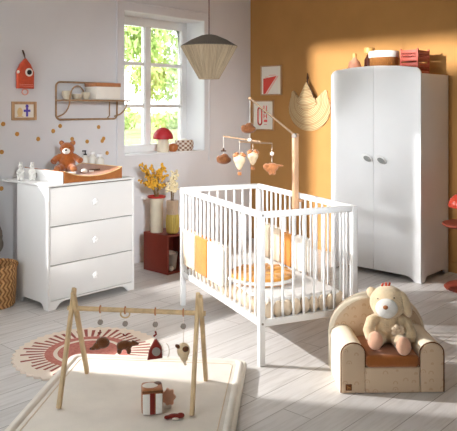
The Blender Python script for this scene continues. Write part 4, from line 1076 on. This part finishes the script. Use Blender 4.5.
# back: arch with rolled rim
def backprof(hw, zt, z0=0): return [(-hw, z0), (hw, z0)] + [(hw * math.cos(R(a)) , .2 + (zt - .2) * math.sin(R(a))) for a in range(0, 181, 7)]
b = bm_new(); add_prism(b, backprof(.254, .41, .002), .295, .405, 'XZ', .03, 4); obj('backrest', b, 'chair_fabric', t)
b = bm_new(); add_tube(b, [(.230 * math.cos(R(a)), .333, .19 + .200 * math.sin(R(a))) for a in range(0, 181, 6)], .034, 12); obj('back_rim', b, 'chair_plain', t)
b = bm_new(); add_box(b, -HW + AWD + .002, HW - AWD - .002, -.012, .30, .127, .192, .022, 4); obj('seat_cushion', b, 'rust', t, label='rust brown seat cushion')
b = bm_new(); add_box(b, -HW + .022, -HW + .052, -.004, .003, .018, .048, .001); lb = obj('label_patch', b, 'patch', t)
b = bm_new(); add_box(b, -HW + .030, -HW + .034, -.0055, -.0035, .024, .042); add_box(b, -HW + .034, -HW + .044, -.0055, -.0035, .032, .036); add_box(b, -HW + .041, -HW + .045, -.0055, -.0035, .024, .036); obj('label_mark', b, 'patch_light', lb, smooth=False)

# plush bear sitting in the armchair
def loc_chair(x, y, z):
    return (AX + math.cos(AROT) * x - math.sin(AROT) * y, AY + math.sin(AROT) * x + math.cos(AROT) * y, z)
t = thing('plush_bear', 'cream plush bear with white muzzle sitting in the small armchair', 'plush bear', loc_chair(.022, .17, .193), AROT); t.scale = (1.07, 1.07, 1.07)
blob('body', [((0, .01, .065), (.072, .062, .070)), ((0, .005, .115), (.055, .05, .045))], 'cream_plush', t, .006, 3,
     tubes=[([(-.045, .0, .125), (-.088, -.02, .115), (-.108, -.045, .075), (-.100, -.065, .045)], [.026, .028, .028, .027]),
            ([(.045, .0, .125), (.085, -.015, .105), (.098, -.04, .06), (.085, -.062, .030)], [.026, .028, .028, .027]),
            ([(-.04, -.01, .035), (-.070, -.065, .036), (-.088, -.100, .044)], [.036, .034, .032]),
            ([(.035, -.01, .03), (.035, -.085, .03), (.034, -.135, .032)], [.036, .034, .032])])
for x, y, z, r_ in ((-.092, -.112, .050, (R(-20), 0, R(-25))), (.033, -.148, .035, (R(-10), 0, R(8)))):
    b = bm_new(); add_ball(b, (0, 0, 0), (.036, .024, .042)); obj('foot', b, 'pink_plush', t, (x, y, z), r_)
h = blob('head', [((0, 0, 0), (.088, .074, .080)), ((0, -.02, -.025), (.078, .055, .05))], 'cream_plush', t, .006, 3, loc=(-.008, -.022, .205))
h.rotation_euler = (R(-8), R(-6), R(-14))
b = bm_new(); add_ball(b, (-.008, -.066, -.020), (.052, .028, .046)); obj('muzzle', b, 'white_plush', h)
b = bm_new(); add_ball(b, (-.012, -.094, -.012), (.012, .008, .010)); obj('nose', b, 'tan_plush', h)
for sx in (-1, 1):
    b = bm_new(); add_ball(b, (-.006 + sx * .038, -.066, .026), .0034, u=10, v=8); obj('eye', b, 'darkbrown', h)
b = bm_new(); add_ball(b, (.080, -.016, -.012), (.026, .026, .062), (0, R(-12), 0)); obj('ear', b, 'cream_plush', h)
b = bm_new(); add_ball(b, (-.070, .012, .045), (.026, .018, .030), (0, R(-30), 0)); obj('ear', b, 'cream_plush', h)
b = bm_new(); add_tube(b, [(.02 * k - .012, -.01, .072) for k in range(1)] + [(-.02, -.008, .080), (-.012, -.012, .090)], .005, 8); add_tube(b, [(.0, -.01, .076), (.002, -.012, .094)], .006, 8); add_tube(b, [(.012, -.01, .076), (.020, -.012, .092)], .005, 8); obj('red_tuft', b, 'redfelt', h)
b = bm_new()
for k in range(7):
    a = 2 * PI * k / 7; add_ball(b, (.032 + .022 * math.cos(a), -.058, .075 + .022 * math.sin(a)), (.013, .010, .013), u=10, v=8)
add_ball(b, (.032, -.062, .075), (.013, .010, .013), u=10, v=8); obj('flower_patch', b, 'rib_cream', t)
